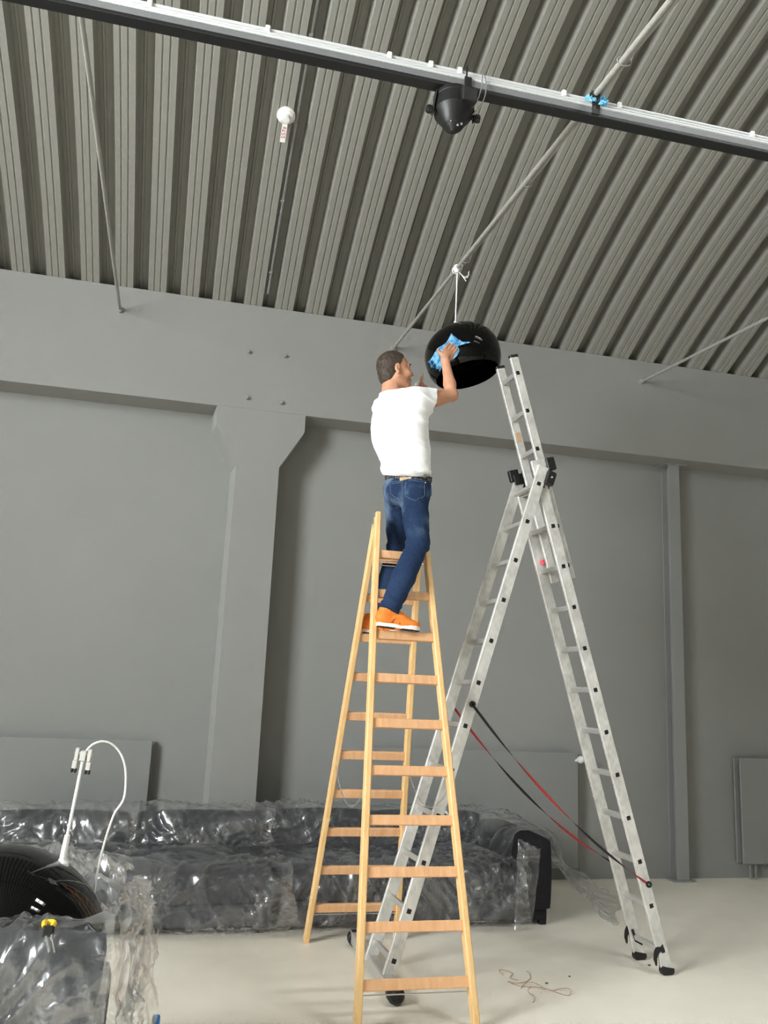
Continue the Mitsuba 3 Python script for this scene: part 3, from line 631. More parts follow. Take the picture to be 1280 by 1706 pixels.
# film over the near sofa: its back towards us, top, and down onto the seat
drape('plastic_film_003', [(2.90, .005), (2.962, .10), (2.968, .5), (2.968, .74), (2.982, .786), (3.07, .796), (3.16, .790), (3.19, .66), (3.195, .46)], -1.5, -.10, 'm_film_near', 'wrinkled plastic film over the back of the near sofa at lower left', seed=51, du=.010, amp=.016, bag=.008, flare=.02)
def sheet(key, corners, m, label, n=(26, 26), amp=.02, bow=(0, 0, 0), seed=1, lobes=0.0, fold=0.0):
    """free-hanging film between four corners (p00, p10, p11, p01)"""
    g = np.random.default_rng(seed); c = [np.asarray(q, float) for q in corners]; n = (n[0] * 2, n[1] * 2)
    u, w = np.meshgrid(np.linspace(0, 1, n[0]), np.linspace(0, 1, n[1]), indexing='ij')
    ju = g.uniform(-.4, .4, u.shape) / n[0] * ((u > 0) & (u < 1)); jw = g.uniform(-.4, .4, u.shape) / n[1] * ((w > 0) & (w < 1))
    u, w = (u + ju).ravel(), (w + jw).ravel()
    p = (c[0] * ((1 - u) * (1 - w))[:, None] + c[1] * (u * (1 - w))[:, None] + c[2] * (u * w)[:, None] + c[3] * ((1 - u) * w)[:, None])
    nn = unit(np.cross(c[1] - c[0], c[3] - c[0])); lu, lw = np.linalg.norm(c[1] - c[0]), np.linalg.norm(c[3] - c[0])
    p += np.asarray(bow)[None] * (4 * u * (1 - u) * .5 + 4 * w * (1 - w) * .5)[:, None]
    q = np.stack([u * lu, w * lw, 0 * u], 1)
    cr = crease(q * 1.3, seed); p += nn * (amp * (cr - .7) + amp * 1.6 * (meshkit.fbm(q * 5, 2, seed + 8) - .5))[:, None]
    p += nn * (fold * np.sin(u * 19 + 2.5 * meshkit.noise(q * 5, seed + 5)))[:, None]
    if lobes:
        r = meshkit.noise(np.stack([(u + w) * 7, (u - w) * 7, 0 * u], 1), seed) - .5
        ctr = p.mean(0); edge = np.maximum(np.abs(u - .5), np.abs(w - .5)) * 2
        p += (p - ctr) * (lobes * r * edge ** 2)[:, None]
    p[:, 2] = np.maximum(p[:, 2], .004 + .006 * g.uniform(0, 1, len(u)))
    put(key, trimesh.Trimesh(p, Delaunay(np.stack([u, w], 1)).simplices, process=False), m, True, label, 'plastic film', uv=np.stack([cr, u], 1))
# loose film beside the near sofa and heaped between the sofas
sheet('plastic_film_004', [(-.115, 2.93, .80), (-.115, 2.97, .012), (.010, 3.30, .02), (.040, 3.46, .70)], 'm_film_thick', 'whitish loose film hanging beside the near sofa, over the bare floor', (44, 36), .022, (.015, -.03, 0), 61, .05, .008)
sheet('plastic_film_005', [(-.12, 3.40, .83), (-.10, 3.25, .42), (.02, 4.15, .30), (-.06, 4.3, .70)], 'm_film_thick', 'puffed whitish film behind the black lamp edge at lower left', (34, 34), .03, (.05, 0, .06), 67, .12)
sheet('plastic_film_006', [(-.62, 4.05, .50), (-.12, 3.9, .62), (-.08, 5.2, .58), (-.75, 5.3, .62)], 'm_film', 'loose heap of film between the large lamp and the rear sofa', (36, 36), .045, (0, 0, .08), 71, .12)
# film pulled off the bare armrest and trailing onto the floor
sheet('plastic_film_007', [(2.50, 5.985, .60), (2.47, 5.955, .01), (2.60, 5.94, .04), (2.665, 5.965, .53)], 'm_film_thick', 'narrow bright fold of film hanging beside the bare armrest', (30, 16), .012, (0, -.03, 0), 83, .06, .006)
drape('plastic_film_008', [(2.48, .375), (2.512, .39), (2.515, .52), (2.545, .592), (2.66, .606), (2.775, .596), (2.806, .55), (2.812, .44)], 6.04, 6.98, 'm_film', 'clear film gathered over the top of the bare armrest', seed=89, bag=.02, amp=.022, du=.018, swap=True)
sheet('plastic_film_009', [(2.81, 6.10, .575), (3.20, 5.93, .012), (3.72, 6.70, .012), (2.83, 6.85, .585)], 'm_film_thick', 'clear film trailing from the armrest down onto the floor at right', (46, 36), .022, (-.04, 0, -.06), 97, .12, .012)
# pliers lying on the near sofa, blue-capped bottle, twine, grit
tag('pliers', 'small pliers with yellow and black grip lying on the near plastic-wrapped sofa', 'pliers')
pc = A(-.286, 2.975, .836)
put('pliers__grip', join([tube(spline([pc + A(-.008 + s * .003, .045, .008), pc + A(s * .015, .022, .010), pc + A(s * .010, 0, .004)], 14), .0075, 10) for s in (-1, 1)]), 'm_yellow', 40, 'yellow handle grip')
put('pliers__joint', obox(pc + A(.003, -.012, -.006), [unit(A(1, .1, 0)), unit(A(0, -.6, -.8)), unit(A(0, .8, -.6))], (.017, .016, .010), .005), 'm_black', label='black joint')
for i, s in enumerate((-1, 1)): put(nid('pliers__jaw', i), tube([pc + A(.006 + s * .008, -.020, -.012), pc + A(.024 + s * .008, -.040, -.058)], .0055, 10), 'm_chrome', 40, 'chrome prong')
put('cable_offcut', tube(spline([A(-.185, 3.02, .832), A(-.165, 3.0, .836), A(-.15, 2.985, .826), A(-.128, 2.98, .828)], 16), .0045, 8), 'm_black', 40, 'short black cable offcut on the near sofa, right of the pliers', 'cable')
bx = A(.0765, 3.80, 0)
tag('water_bottle', 'clear plastic bottle whose blue cap shows at the bottom edge of the photo', 'bottle')
put('water_bottle__body', lathe([(0, .004), (.028, .002), (.033, .010), (.033, .06), (.030, .075), (.033, .09), (.033, .17), (.030, .20), (.016, .245), (.0125, .255), (.0125, .272)], bx, (0, 0, 1), 28), 'm_clear', 40)
put('water_bottle__cap', lathe([(.0152, .270), (.0158, .276), (.0152, .277), (.0155, .292), (.014, .297), (0, .297)], bx, (0, 0, 1), 24), 'm_blue_cap', 35, 'blue screw cap')
tw = [[(2.035, 5.06, .004), (2.06, 5.12, .012), (2.10, 5.09, .005), (2.07, 5.03, .004), (2.09, 4.96, .006)], [(2.20, 5.10, .008), (2.19, 5.02, .004), (2.12, 4.93, .005), (2.05, 4.90, .010), (2.02, 4.95, .004)],
      [(2.03, 4.95, .005), (2.08, 4.86, .004), (2.15, 4.82, .010), (2.22, 4.76, .005), (2.28, 4.70, .004), (2.31, 4.76, .016), (2.25, 4.79, .006), (2.14, 4.76, .004)], [(2.12, 4.85, .005), (2.07, 4.74, .004), (2.06, 4.66, .010), (2.03, 4.62, .004)], [(2.05, 4.83, .004), (2.13, 4.88, .018), (2.18, 4.80, .005)]]
put('twine', join([tube(spline(p, 26), .0022, 6) for p in tw]), 'm_twine', 40, 'tangle of thin brown twine lying on the floor in front of the ladder', 'twine')
for i, ((x, y, s), lb) in enumerate(zip(((1.961, 5.454, .010), (2.425, 5.0, .007), (3.026, 5.143, .010), (2.236, 4.90, .009)), ('dark crumb on the floor left of the bare sofa armrest', 'tiny brown crumb on the floor between twine and right ladder foot', 'dark crumb on the floor between the right ladder feet', 'dark crumb on the floor beside the twine'))):
    m = trimesh.creation.icosphere(2, s); m.vertices *= A(1, .8, .45); m.vertices *= 1 + .3 * (meshkit.noise(m.vertices * 160, i)[:, None] - .5); m.vertices += A(x, y, s * .40)
    put(nid('floor_crumb', i), m, 'm_grit', True, lb, 'crumb')
#@@PERSON
# ------------------------------------------------------------------ the man: bodies as blended distance fields, meshed by surface nets
class Field:
    def __init__(self, lo, hi, h):
        self.lo, self.h = np.asarray(lo, float), h
        self.n = np.ceil((np.asarray(hi, float) - self.lo) / h).astype(int) + 1
        self.F = np.full(self.n, .2, np.float32)
    def _sub(self, lo, hi, m):
        a = np.maximum(np.floor((np.asarray(lo) - m - self.lo) / self.h).astype(int), 0); b = np.minimum(np.ceil((np.asarray(hi) + m - self.lo) / self.h).astype(int) + 1, self.n)
        sl = tuple(slice(i, max(i, j)) for i, j in zip(a, b))
        g = [self.lo[k] + self.h * np.arange(a[k], max(a[k], b[k])) for k in range(3)]
        return sl, g[0][:, None, None], g[1][None, :, None], g[2][None, None, :]
    def _mix(self, sl, d, k, op):
        f = self.F[sl]
        if op < 0: f, d = -f, d          # carve
        if k > 0:
            h = np.clip(.5 + .5 * (f - d) / k, 0, 1); r = f * (1 - h) + d * h - k * h * (1 - h)
        else: r = np.minimum(f, d)
        self.F[sl] = r if op > 0 else -r
    def cap(self, a, b, ra, rb, k=.02, op=1):
        a, b = np.asarray(a, float), np.asarray(b, float); r = max(ra, rb)
        sl, X, Y, Z = self._sub(np.minimum(a, b) - r, np.maximum(a, b) + r, k + .03)
        ab = b - a; t = np.clip(((X - a[0]) * ab[0] + (Y - a[1]) * ab[1] + (Z - a[2]) * ab[2]) / max(ab @ ab, 1e-9), 0, 1)
        d = np.sqrt((X - a[0] - t * ab[0]) ** 2 + (Y - a[1] - t * ab[1]) ** 2 + (Z - a[2] - t * ab[2]) ** 2) - (ra + (rb - ra) * t)
        self._mix(sl, d.astype(np.float32), k, op); return self
    def ell(self, c, ax, rad, k=.02, op=1):
        c, ax, rad = np.asarray(c, float), np.asarray(ax, float), np.asarray(rad, float); ext = np.sqrt(((ax * rad[:, None]) ** 2).sum(0))
        sl, X, Y, Z = self._sub(c - ext, c + ext, k + .03)
        q = [(X - c[0]) * u[0] + (Y - c[1]) * u[1] + (Z - c[2]) * u[2] for u in ax]
        k0 = np.sqrt(sum((v / r) ** 2 for v, r in zip(q, rad))); k1 = np.sqrt(sum((v / r ** 2) ** 2 for v, r in zip(q, rad)))
        self._mix(sl, (k0 * (k0 - 1) / np.maximum(k1, 1e-6)).astype(np.float32), k, op); return self
    def cut(self, p, n, k=.004):
        """keeps what lies behind the plane through p with normal n"""
        n = unit(n); X, Y, Z = [self.lo[i] + self.h * np.arange(self.n[i]) for i in range(3)]
        d = ((X[:, None, None] - p[0]) * n[0] + (Y[None, :, None] - p[1]) * n[1] + (Z[None, None, :] - p[2]) * n[2]).astype(np.float32)
        h = np.clip(.5 + .5 * (d - self.F) / k, 0, 1); self.F = self.F * (1 - h) + d * h + k * h * (1 - h); return self
    def warp(self, fn):
        P = np.stack(np.meshgrid(*[self.lo[k] + self.h * np.arange(self.n[k]) for k in range(3)], indexing='ij'), -1)
        near = np.abs(self.F) < .03; self.F[near] += fn(P[near]).astype(np.float32); return self
    def mesh(self):
        F = self.F; s = F < 0; n = np.array(F.shape)
        c = np.zeros(n - 1, np.int8)
        for o in np.ndindex(2, 2, 2): c += s[tuple(slice(i, i + m - 1) for i, m in zip(o, n))]
        act = np.argwhere((c > 0) & (c < 8)); idx = np.full(n - 1, -1, np.int64); idx[tuple(act.T)] = np.arange(len(act))
        P = np.zeros((len(act), 3)); W = np.zeros(len(act))
        cor = list(np.ndindex(2, 2, 2))
        for i, a in enumerate(cor):
            for b in cor[i + 1:]:
                if sum(abs(x - y) for x, y in zip(a, b)) != 1: continue
                fa, fb = F[tuple((act + a).T)], F[tuple((act + b).T)]; m = (fa < 0) != (fb < 0)
                t = np.where(m, fa / np.where(m, fa - fb, 1), 0)
                P += np.where(m[:, None], np.array(a) + t[:, None] * (np.array(b) - np.array(a)), 0); W += m
        V = self.lo + self.h * (act + P / W[:, None]); faces = []
        for ax in range(3):
            u, w = (ax + 1) % 3, (ax + 2) % 3
            A0 = [slice(1, -1)] * 3; A0[ax] = slice(0, -1); A1 = [slice(1, -1)] * 3; A1[ax] = slice(1, None)
            a, b = s[tuple(A0)], s[tuple(A1)]
            e = np.argwhere(a != b); base = e + 1; base[:, ax] = e[:, ax]; inside = a[tuple(e.T)]
            def cell(du, dw):
                q = base.copy(); q[:, u] -= du; q[:, w] -= dw; return idx[tuple(q.T)]
            Q = np.stack([cell(1, 1), cell(0, 1), cell(0, 0), cell(1, 0)], 1); Q[~inside] = Q[~inside][:, ::-1]; faces.append(Q)
        Q = np.vstack(faces); Q = Q[(Q >= 0).all(1)]
        return trimesh.Trimesh(V, np.vstack([Q[:, [0, 1, 2]], Q[:, [0, 2, 3]]]), process=False)
def az(d): return A(math.sin(math.radians(d)), math.cos(math.radians(d)), 0)
UP = A(0, 0, 1.0)
MAN = 'person'
tag(MAN, 'man in white T-shirt, blue jeans and orange trainers wiping the lamp from the wooden ladder', 'person')
# joints
HC = A(1.221, 5.0, 3.572); hf0 = az(88); hp = math.radians(7); HF = unit(hf0 * math.cos(hp) + UP * math.sin(hp)); HR = unit(np.cross(HF, UP)); HU = np.cross(HR, HF)
def hd(x, y, z): return HC + HF * x + HR * y + HU * z
HX = np.array([HF, HR, HU])
NB = A(1.205, 5.0, 3.41)
CH, WA, PE = A(1.268, 5.0, 3.22), A(1.320, 5.0, 2.99), A(1.333, 4.985, 2.810)
TF, TR = az(50), az(140); PF, PR_ = az(45), az(135)
TX, PX = np.array([TF, TR, UP]), np.array([PF, PR_, UP])
SR, ER, WR = A(1.335, 4.862, 3.338), A(1.585, 4.945, 3.432), A(1.541, 4.965, 3.668)
SL, EL, WL_ = A(1.205, 5.165, 3.365), A(1.36, 5.345, 3.28), A(1.440, 5.235, 3.515)
HPR, KR, AR = A(1.352, 4.925, 2.775), A(1.372, 4.845, 2.445), A(1.188, 4.765, 2.025)
HPL, KL, AL = A(1.298, 5.075, 2.785), A(1.335, 5.185, 2.475), A(1.252, 5.255, 2.03)
# skin: one continuous surface from head to legs
B = Field((.98, 4.66, 1.96), (1.74, 5.50, 3.93), .0048)
B.ell(CH, TX, (.105, .155, .19), .03).ell(WA, TX, (.095, .135, .16), .05).ell(PE, PX, (.095, .13, .11), .05)
B.cap(CH + UP * .13, NB - UP * .02, .072, .056, .05).cap(SR, SL, .05, .05, .05)
B.cap(NB - UP * .03, hd(-.03, 0, -.06), .060, .056, .03)
for h_, k_, a_ in ((HPR, KR, AR), (HPL, KL, AL)): B.cap(h_, k_, .062, .048, .03).cap(k_, k_ * .2 + a_ * .8, .046, .036, .02)
B.cap(SR, SR * .45 + ER * .55, .056, .052, .03).cap(SR * .55 + ER * .45, ER, .053, .040, .02).cap(ER, ER * .68 + WR * .32, .036, .038, .02).cap(ER * .68 + WR * .32, WR, .038, .026, .02)
B.cap(SL, EL, .048, .040, .03).cap(EL, EL * .65 + WL_ * .35, .039, .041, .02).cap(EL * .65 + WL_ * .35, WL_, .041, .027, .02)
# head
B.ell(hd(-.012, 0, .028), HX, (.099, .077, .089), .015).ell(hd(.028, 0, -.030), HX, (.064, .060, .086), .03)
for s_ in (-1, 1): B.cap(hd(-.005, s_ * .052, -.062), hd(.066, s_ * .020, -.102), .020, .018, .03)
B.ell(hd(.072, 0, -.102), HX, (.022, .024, .018), .02)
B.cap(hd(.090, 0, .004), hd(.111, 0, -.030), .0085, .0115, .012)
for s_ in (-1, 1):
    B.ell(hd(.096, s_ * .011, -.036), HX, (.011, .008, .008), .008).cap(hd(.083, s_ * .036, .020), hd(.089, s_ * .010, .018), .010, .010, .014)
    B.ell(hd(.070, s_ * .042, -.034), HX, (.024, .020, .022), .02)
    B.ell(hd(.093, s_ * .030, .000), HX, (.013, .016, .010), .010, -1)
    B.ell(hd(-.008, s_ * .079, -.008), np.array([unit(HF - HU * .25), HR, unit(HU + HF * .25)]), (.017, .009, .030), .006)
    B.ell(hd(-.002, s_ * .088, -.004), HX, (.009, .006, .019), .006, -1)
    B.ell(hd(-.004, s_ * .080, -.040), HX, (.010, .007, .010), .006)
B.ell(hd(.090, 0, -.060), HX, (.012, .022, .0065), .008).ell(hd(.087, 0, -.073), HX, (.011, .019, .0065), .008).ell(hd(.098, 0, -.0665), HX, (.006, .024, .0018), .004, -1)
# right hand, flat on the cloth, seen from its back
hd_d = unit(A(.36, .38, .88)); hl = unit(np.cross(hd_d, A(0, 1, 0)) * -1); hl = hl if hl @ A(1, 0, 0) > 0 else -hl; hn = np.cross(hl, hd_d); hn = hn if hn[1] > 0 else -hn
PM = WR + hd_d * .055
B.cap(WR, WR + hd_d * .03, .027, .024, .015).ell(PM, np.array([hd_d, hl, hn]), (.052, .043, .017), .015)
KN = WR + hd_d * .090
fd = unit(A(.62, .16, .77))
for q, L in zip((-.033, -.011, .011, .031), (.072, .080, .074, .058)):
    a0 = KN + hl * q - hd_d * abs(q) * .15; a1 = a0 + unit(hd_d * .45 + fd) * L * .50; a2 = a1 + unit(fd + hn * .10) * L * .30; a3 = a2 + unit(fd + hn * .25) * L * .22
    B.cap(a0 - hd_d * .02, a1, .0100, .0092, .005).cap(a1, a2, .0092, .0084, .004).cap(a2, a3, .0084, .0072, .004)
t0 = WR + hd_d * .032 - hl * .030; t1 = t0 + unit(hd_d * .6 - hl + hn * .3) * .034; t2 = t1 + unit(hd_d - hl * .35 + hn * .3) * .030
B.cap(WR + hd_d * .015 - hl * .010, t0, .017, .0135, .01).cap(t0, t1, .0125, .0105, .006).cap(t1, t2, .0105, .0085, .005)
# left hand closed around the neck of the spray bottle
BB, BT = A(1.562, 5.235, 3.412), A(1.446, 5.235, 3.612); bd = unit(BT - BB); bp = BB + bd * .165
bs = unit(np.cross(bd, A(0, 1, 0))); bs = bs if bs[0] > 0 else -bs; bq = np.cross(bd, bs)
pl = bp - bs * .030 + bq * .0
B.cap(WL_, pl - bd * .012, .027, .025, .015).ell(pl, np.array([bd, bq, bs]), (.042, .030, .017), .012)
for i_, (q, L) in enumerate(zip((.033, .011, -.011, -.031), (1.0, 1.05, 1.0, .85))):
    c_ = bp + bd * q; pts = [c_ + (bs * -math.cos(t) + A(0, -1, 0) * math.sin(t)) * .0275 for t in np.array((.15, 1.0, 1.9, 2.7)) * L]
    if i_ == 0: pts = [c_ + A(0, -.018, 0) - bs * .012, c_ + bd * .030 + bs * .012 + A(0, -.020, 0), c_ + bd * .050 + bs * .028 + A(0, -.018, 0), c_ + bd * .062 + bs * .038 + A(0, -.014, 0)]
    for a_, b_, r1, r2 in zip(pts[:-1], pts[1:], (.0100, .0092, .0085), (.0092, .0085, .0075)): B.cap(a_, b_, r1, r2, .004)
th = [pl + bd * .02 + A(0, .018, 0), pl + bd * .03 + bs * .025 + A(0, .030, 0), pl + bd * .034 + bs * .055 + A(0, .024, 0)]
B.cap(th[0], th[1], .0125, .0105, .006).cap(th[1], th[2], .0105, .0085, .005)
put(MAN + '__body', B.mesh(), 'm_skin', True)
for i_, s_ in enumerate((-1, 1)):
    put(nid(MAN + '__eye', i_), lathe([(max(0, .0125 * math.sin(t)), .0125 * math.cos(t)) for t in np.linspace(math.pi, 0, 12)], hd(.0785, s_ * .030, .000), HF, 16), 'm_eye_white', True)
    put(nid(MAN + '__eye', i_) + '__iris', lathe([(0, .0133), (.003, .0131), (.0064, .0115)], hd(.0785, s_ * .030, .000), HF, 14), 'm_iris', True)
    put(nid(MAN + '__eyebrow', i_), tube(spline([hd(.084, s_ * .050, .021), hd(.0955, s_ * .034, .028), hd(.0985, s_ * .013, .024)], 10), (.0035), 6), 'm_hair', True)
put(MAN + '__lips', join([tube(spline([hd(.088, -.020, -.066), hd(.1005, -.006, -.0625), hd(.1005, .006, -.0625), hd(.088, .020, -.066)], 12), .0032, 6), tube(spline([hd(.087, -.018, -.068), hd(.0985, 0, -.0735), hd(.087, .018, -.068)], 12), .0036, 6)]), 'm_lips', True)
# short dark hair
Hh = Field(HC - .17, HC + .17, .0032)
Hh.ell(hd(-.014, 0, .028), HX, (.105, .0835, .0965), .01).ell(hd(-.048, 0, -.040), HX, (.062, .064, .070), .03)
Hh.cut(hd(.058, 0, .090), HF * .86 - HU * .50).cut(hd(-.03, 0, -.092), HF * .25 - HU)
for s_ in (-1, 1): Hh.ell(hd(.004, s_ * .090, -.018), HX, (.022, .028, .034), .006, -1)
Hh.warp(lambda p: .0035 * (meshkit.fbm(p * 150, 2, 4) - .5) + .003 * (meshkit.noise(p * 60, 8) - .5))
put(MAN + '__hair', Hh.mesh(), 'm_hair', True, label='short dark brown hair')
# T-shirt
hp0, HN = A(1.31, 4.985, 2.885), unit(A(-.06, -.26, 1))
S_ = Field((.99, 4.70, 2.84), (1.56, 5.36, 3.50), .0048)
S_.ell(CH + UP * .02, TX, (.128, .188, .20), .03).ell(CH - UP * .06 - TF * .012, TX, (.128, .178, .19), .04).cap(SR, SL, .072, .072, .06).cap(CH + UP * .14 - TF * .02, NB - UP * .035, .10, .066, .05)
S_.ell(WA + UP * .03 - TF * .004, TX, (.118, .158, .17), .06).ell(WA - UP * .085, PX, (.115, .150, .10), .05)
hemc = SR + (ER - SR) * .36 - UP * .010
S_.cap(SR, hemc + (ER - SR) * .15, .074, .076, .03).cap(SR - UP * .015, hemc - UP * .028 + (ER - SR) * .10, .07, .062, .03)
S_.cap(SL, SL + (EL - SL) * .55, .072, .074, .03)
ad = unit(ER - SR); al = unit(EL - SL)
def plane_cut_arm(Fd, c, d, reach):
    """trims what lies beyond the plane within reach of c (a sleeve hem)"""
    X, Y, Z = [Fd.lo[i] + Fd.h * np.arange(Fd.n[i]) for i in range(3)]
    q = (X[:, None, None] - c[0]) * d[0] + (Y[None, :, None] - c[1]) * d[1] + (Z[None, None, :] - c[2]) * d[2]
    r = np.sqrt((X[:, None, None] - c[0]) ** 2 + (Y[None, :, None] - c[1]) ** 2 + (Z[None, None, :] - c[2]) ** 2)
    Fd.F = np.where((r < reach) & (q > -.02), np.maximum(Fd.F, q), Fd.F).astype(np.float32)
plane_cut_arm(S_, hemc, unit(ad + A(.06, 0, -.55)), .17); plane_cut_arm(S_, SL + (EL - SL) * .5, al, .16)
def shirt_folds(p):
    u = (p - CH) @ TR; w = p[:, 2]; f = (p - CH) @ TF
    hem = np.clip((3.00 - w) / .12, 0, 1); arm = np.exp(-((p - (SR - UP * .07)) ** 2).sum(1) / .018)
    n1 = meshkit.fbm(np.stack([u * 14 + w * 5, w * 7, f * 6], 1), 3, 2) - .5; n2 = meshkit.fbm(np.stack([w * 26 + u * 6, u * 7, f * 9], 1), 3, 6) - .5
    n3 = 1 - np.abs(2 * meshkit.noise(np.stack([(w + u * .9) * 26, (w - u) * 7, f * 5], 1), 12) - 1)
    return .016 * n1 + .040 * hem * n2 - .014 * arm * n3 - .007 * n3
S_.warp(shirt_folds).warp(lambda p: -.010 * np.exp(-((p[:, 2] - hp0[2] + (HN[0] * (p[:, 0] - hp0[0]) + HN[1] * (p[:, 1] - hp0[1])) / HN[2] - .030) / .022) ** 2) * (.5 + meshkit.noise(p * 14, 3)))
S_.cut(hp0, -HN).cut(NB + A(-.004, 0, .008), A(-.05, -.02, 1))
put(MAN + '__shirt', S_.mesh(), 'm_shirt', True, label='white short-sleeved T-shirt')
nk = [NB + A(-.004, 0, -.020) + (az(80) * math.cos(t) * .067 + az(170) * math.sin(t) * .065) + UP * .010 * (-math.cos(t)) for t in np.linspace(0, 2 * math.pi, 40)]
put(MAN + '__shirt__collar', tube(nk, .008, 8, False), 'm_shirt', True)
# jeans
J = Field((1.03, 4.64, 1.95), (1.62, 5.42, 2.96), .0048)
J.ell(PE + UP * .075, PX, (.102, .140, .12), .02).ell(PE - UP * .01, PX, (.116, .152, .12), .04)
for c_ in (PE - PF * .050 + PR_ * .058 - UP * .025, PE - PF * .050 - PR_ * .050 - UP * .025): J.ell(c_, PX, (.074, .076, .085), .04)
for h_, k_, a_, sgn in ((HPR, KR, AR, 1), (HPL, KL, AL, -1)):
    J.cap(h_, k_, .094, .070, .035).cap(k_, k_ * .5 + a_ * .5, .068, .067, .02).cap(k_ * .5 + a_ * .5, a_ + (a_ - k_) * .03, .066, .061, .02)
plane_cut_arm(J, AR + unit(KR - AR) * .002, unit(AR - KR), .13); plane_cut_arm(J, AL + unit(KL - AL) * .002, unit(AL - KL), .13)
J.cut(hp0 - UP * .014, HN)
def jean_folds(p):
    out = np.zeros(len(p))
    for h_, k_, a_ in ((HPR, KR, AR), (HPL, KL, AL)):
        for c_, sg, am in ((k_, .014, .020), (a_ + unit(k_ - a_) * .06, .008, .020), (h_ - UP * .07, .014, .016)):
            w = np.exp(-((p - c_) ** 2).sum(1) / sg); q = p - c_
            out += w * am * (1 - np.abs(2 * meshkit.noise(np.stack([q[:, 2] * 34 + q[:, 0] * 16, q[:, 0] * 9, q[:, 1] * 9], 1), 3) - 1) - .5)
    return out + .008 * (meshkit.fbm(p * 16, 3, 5) - .5)
J.warp(jean_folds)
from scipy.spatial import cKDTree
jm = J.mesh(); jn = meshkit.arrays(jm, True)[2]; jt = cKDTree(jm.vertices)
def snap(p, o=.0015):
    i = jt.query(p)[1]; return jm.vertices[i] + jn[i] * o
put(MAN + '__jeans', jm, 'm_jeans', True, label='worn blue jeans')
def on_hip(a, z, r=(.114, .152)): 
    return PE * A(1, 1, 0) + UP * z + PF * r[0] * math.cos(a) + PR_ * r[1] * math.sin(a)
def on_plane(p, dz): return A(p[0], p[1], hp0[2] + dz - (HN[0] * (p[0] - hp0[0]) + HN[1] * (p[1] - hp0[1])) / HN[2])
belt = [on_plane(on_hip(t, 0, (.113, .150)), -.014) for t in np.linspace(0, 2 * math.pi, 60)]
bv, bf = [], []
for p in belt:
    o_ = unit(p * A(1, 1, 0) - PE * A(1, 1, 0))
    bv += [p - o_ * .03 - UP * .016, p + o_ * .004 - UP * .016, p + o_ * .004 + UP * .016, p - o_ * .03 + UP * .016]
for i_ in range(59):
    for j_ in range(4): a_, b_ = 4 * i_ + j_, 4 * i_ + (j_ + 1) % 4; bf += [[a_, b_, b_ + 4], [a_, b_ + 4, a_ + 4]]
put(MAN + '__belt', trimesh.Trimesh(np.array(bv), np.array(bf), process=False), 'm_belt', 30, label='dark studded belt')
pb = on_plane(on_hip(math.pi - .30, 0, (.121, .158)), -.016); pn_ = unit(-PF * math.cos(.30) + PR_ * math.sin(.30) * .8); ps_ = unit(np.cross(UP, pn_))
put(MAN + '__jeans__patch', obox(pb, [ps_, UP, pn_], (.036, .011, .003), .001), 'm_brown_tag', label='tan leather patch')
vw = unit(A(1.35, 4.9, 1.2)); vr = unit(np.cross(vw, UP))                      # seams: drawn on the seat of the jeans, then snapped to the denim
for i_, (cx_, w_) in enumerate(((.048, .058), (-.088, .050))):                 # back pockets
    c_ = PE - vw * .14 + vr * cx_ - UP * .012
    q_ = [(-1, .050), (-.96, -.035), (0, -.066), (.96, -.030), (1, .056), (-1, .050)]
    put(nid(MAN + '__jeans__pocket_seam', i_), tube(np.array([snap(c_ + vr * w_ * (q_[k][0] + (q_[k + 1][0] - q_[k][0]) * u) + UP * (q_[k][1] + (q_[k + 1][1] - q_[k][1]) * u)) for k in range(5) for u in np.linspace(0, .9, 7)]), .0017, 5), 'm_jeans_seam', True)
yk = [snap(PE - vw * .14 + vr * x + UP * (.060 - .06 * max(0, .12 - abs(x + .02)))) for x in np.linspace(-.13, .125, 24)]
put(MAN + '__jeans__yoke_seam', tube(yk, .0016, 5), 'm_jeans_seam', True)
put(MAN + '__jeans__rivet', lathe([(0, .003), (.004, .002), (.005, 0)], snap(PE - vw * .14 + vr * .122 + UP * .052, .001), -vw, 8), 'm_steel')
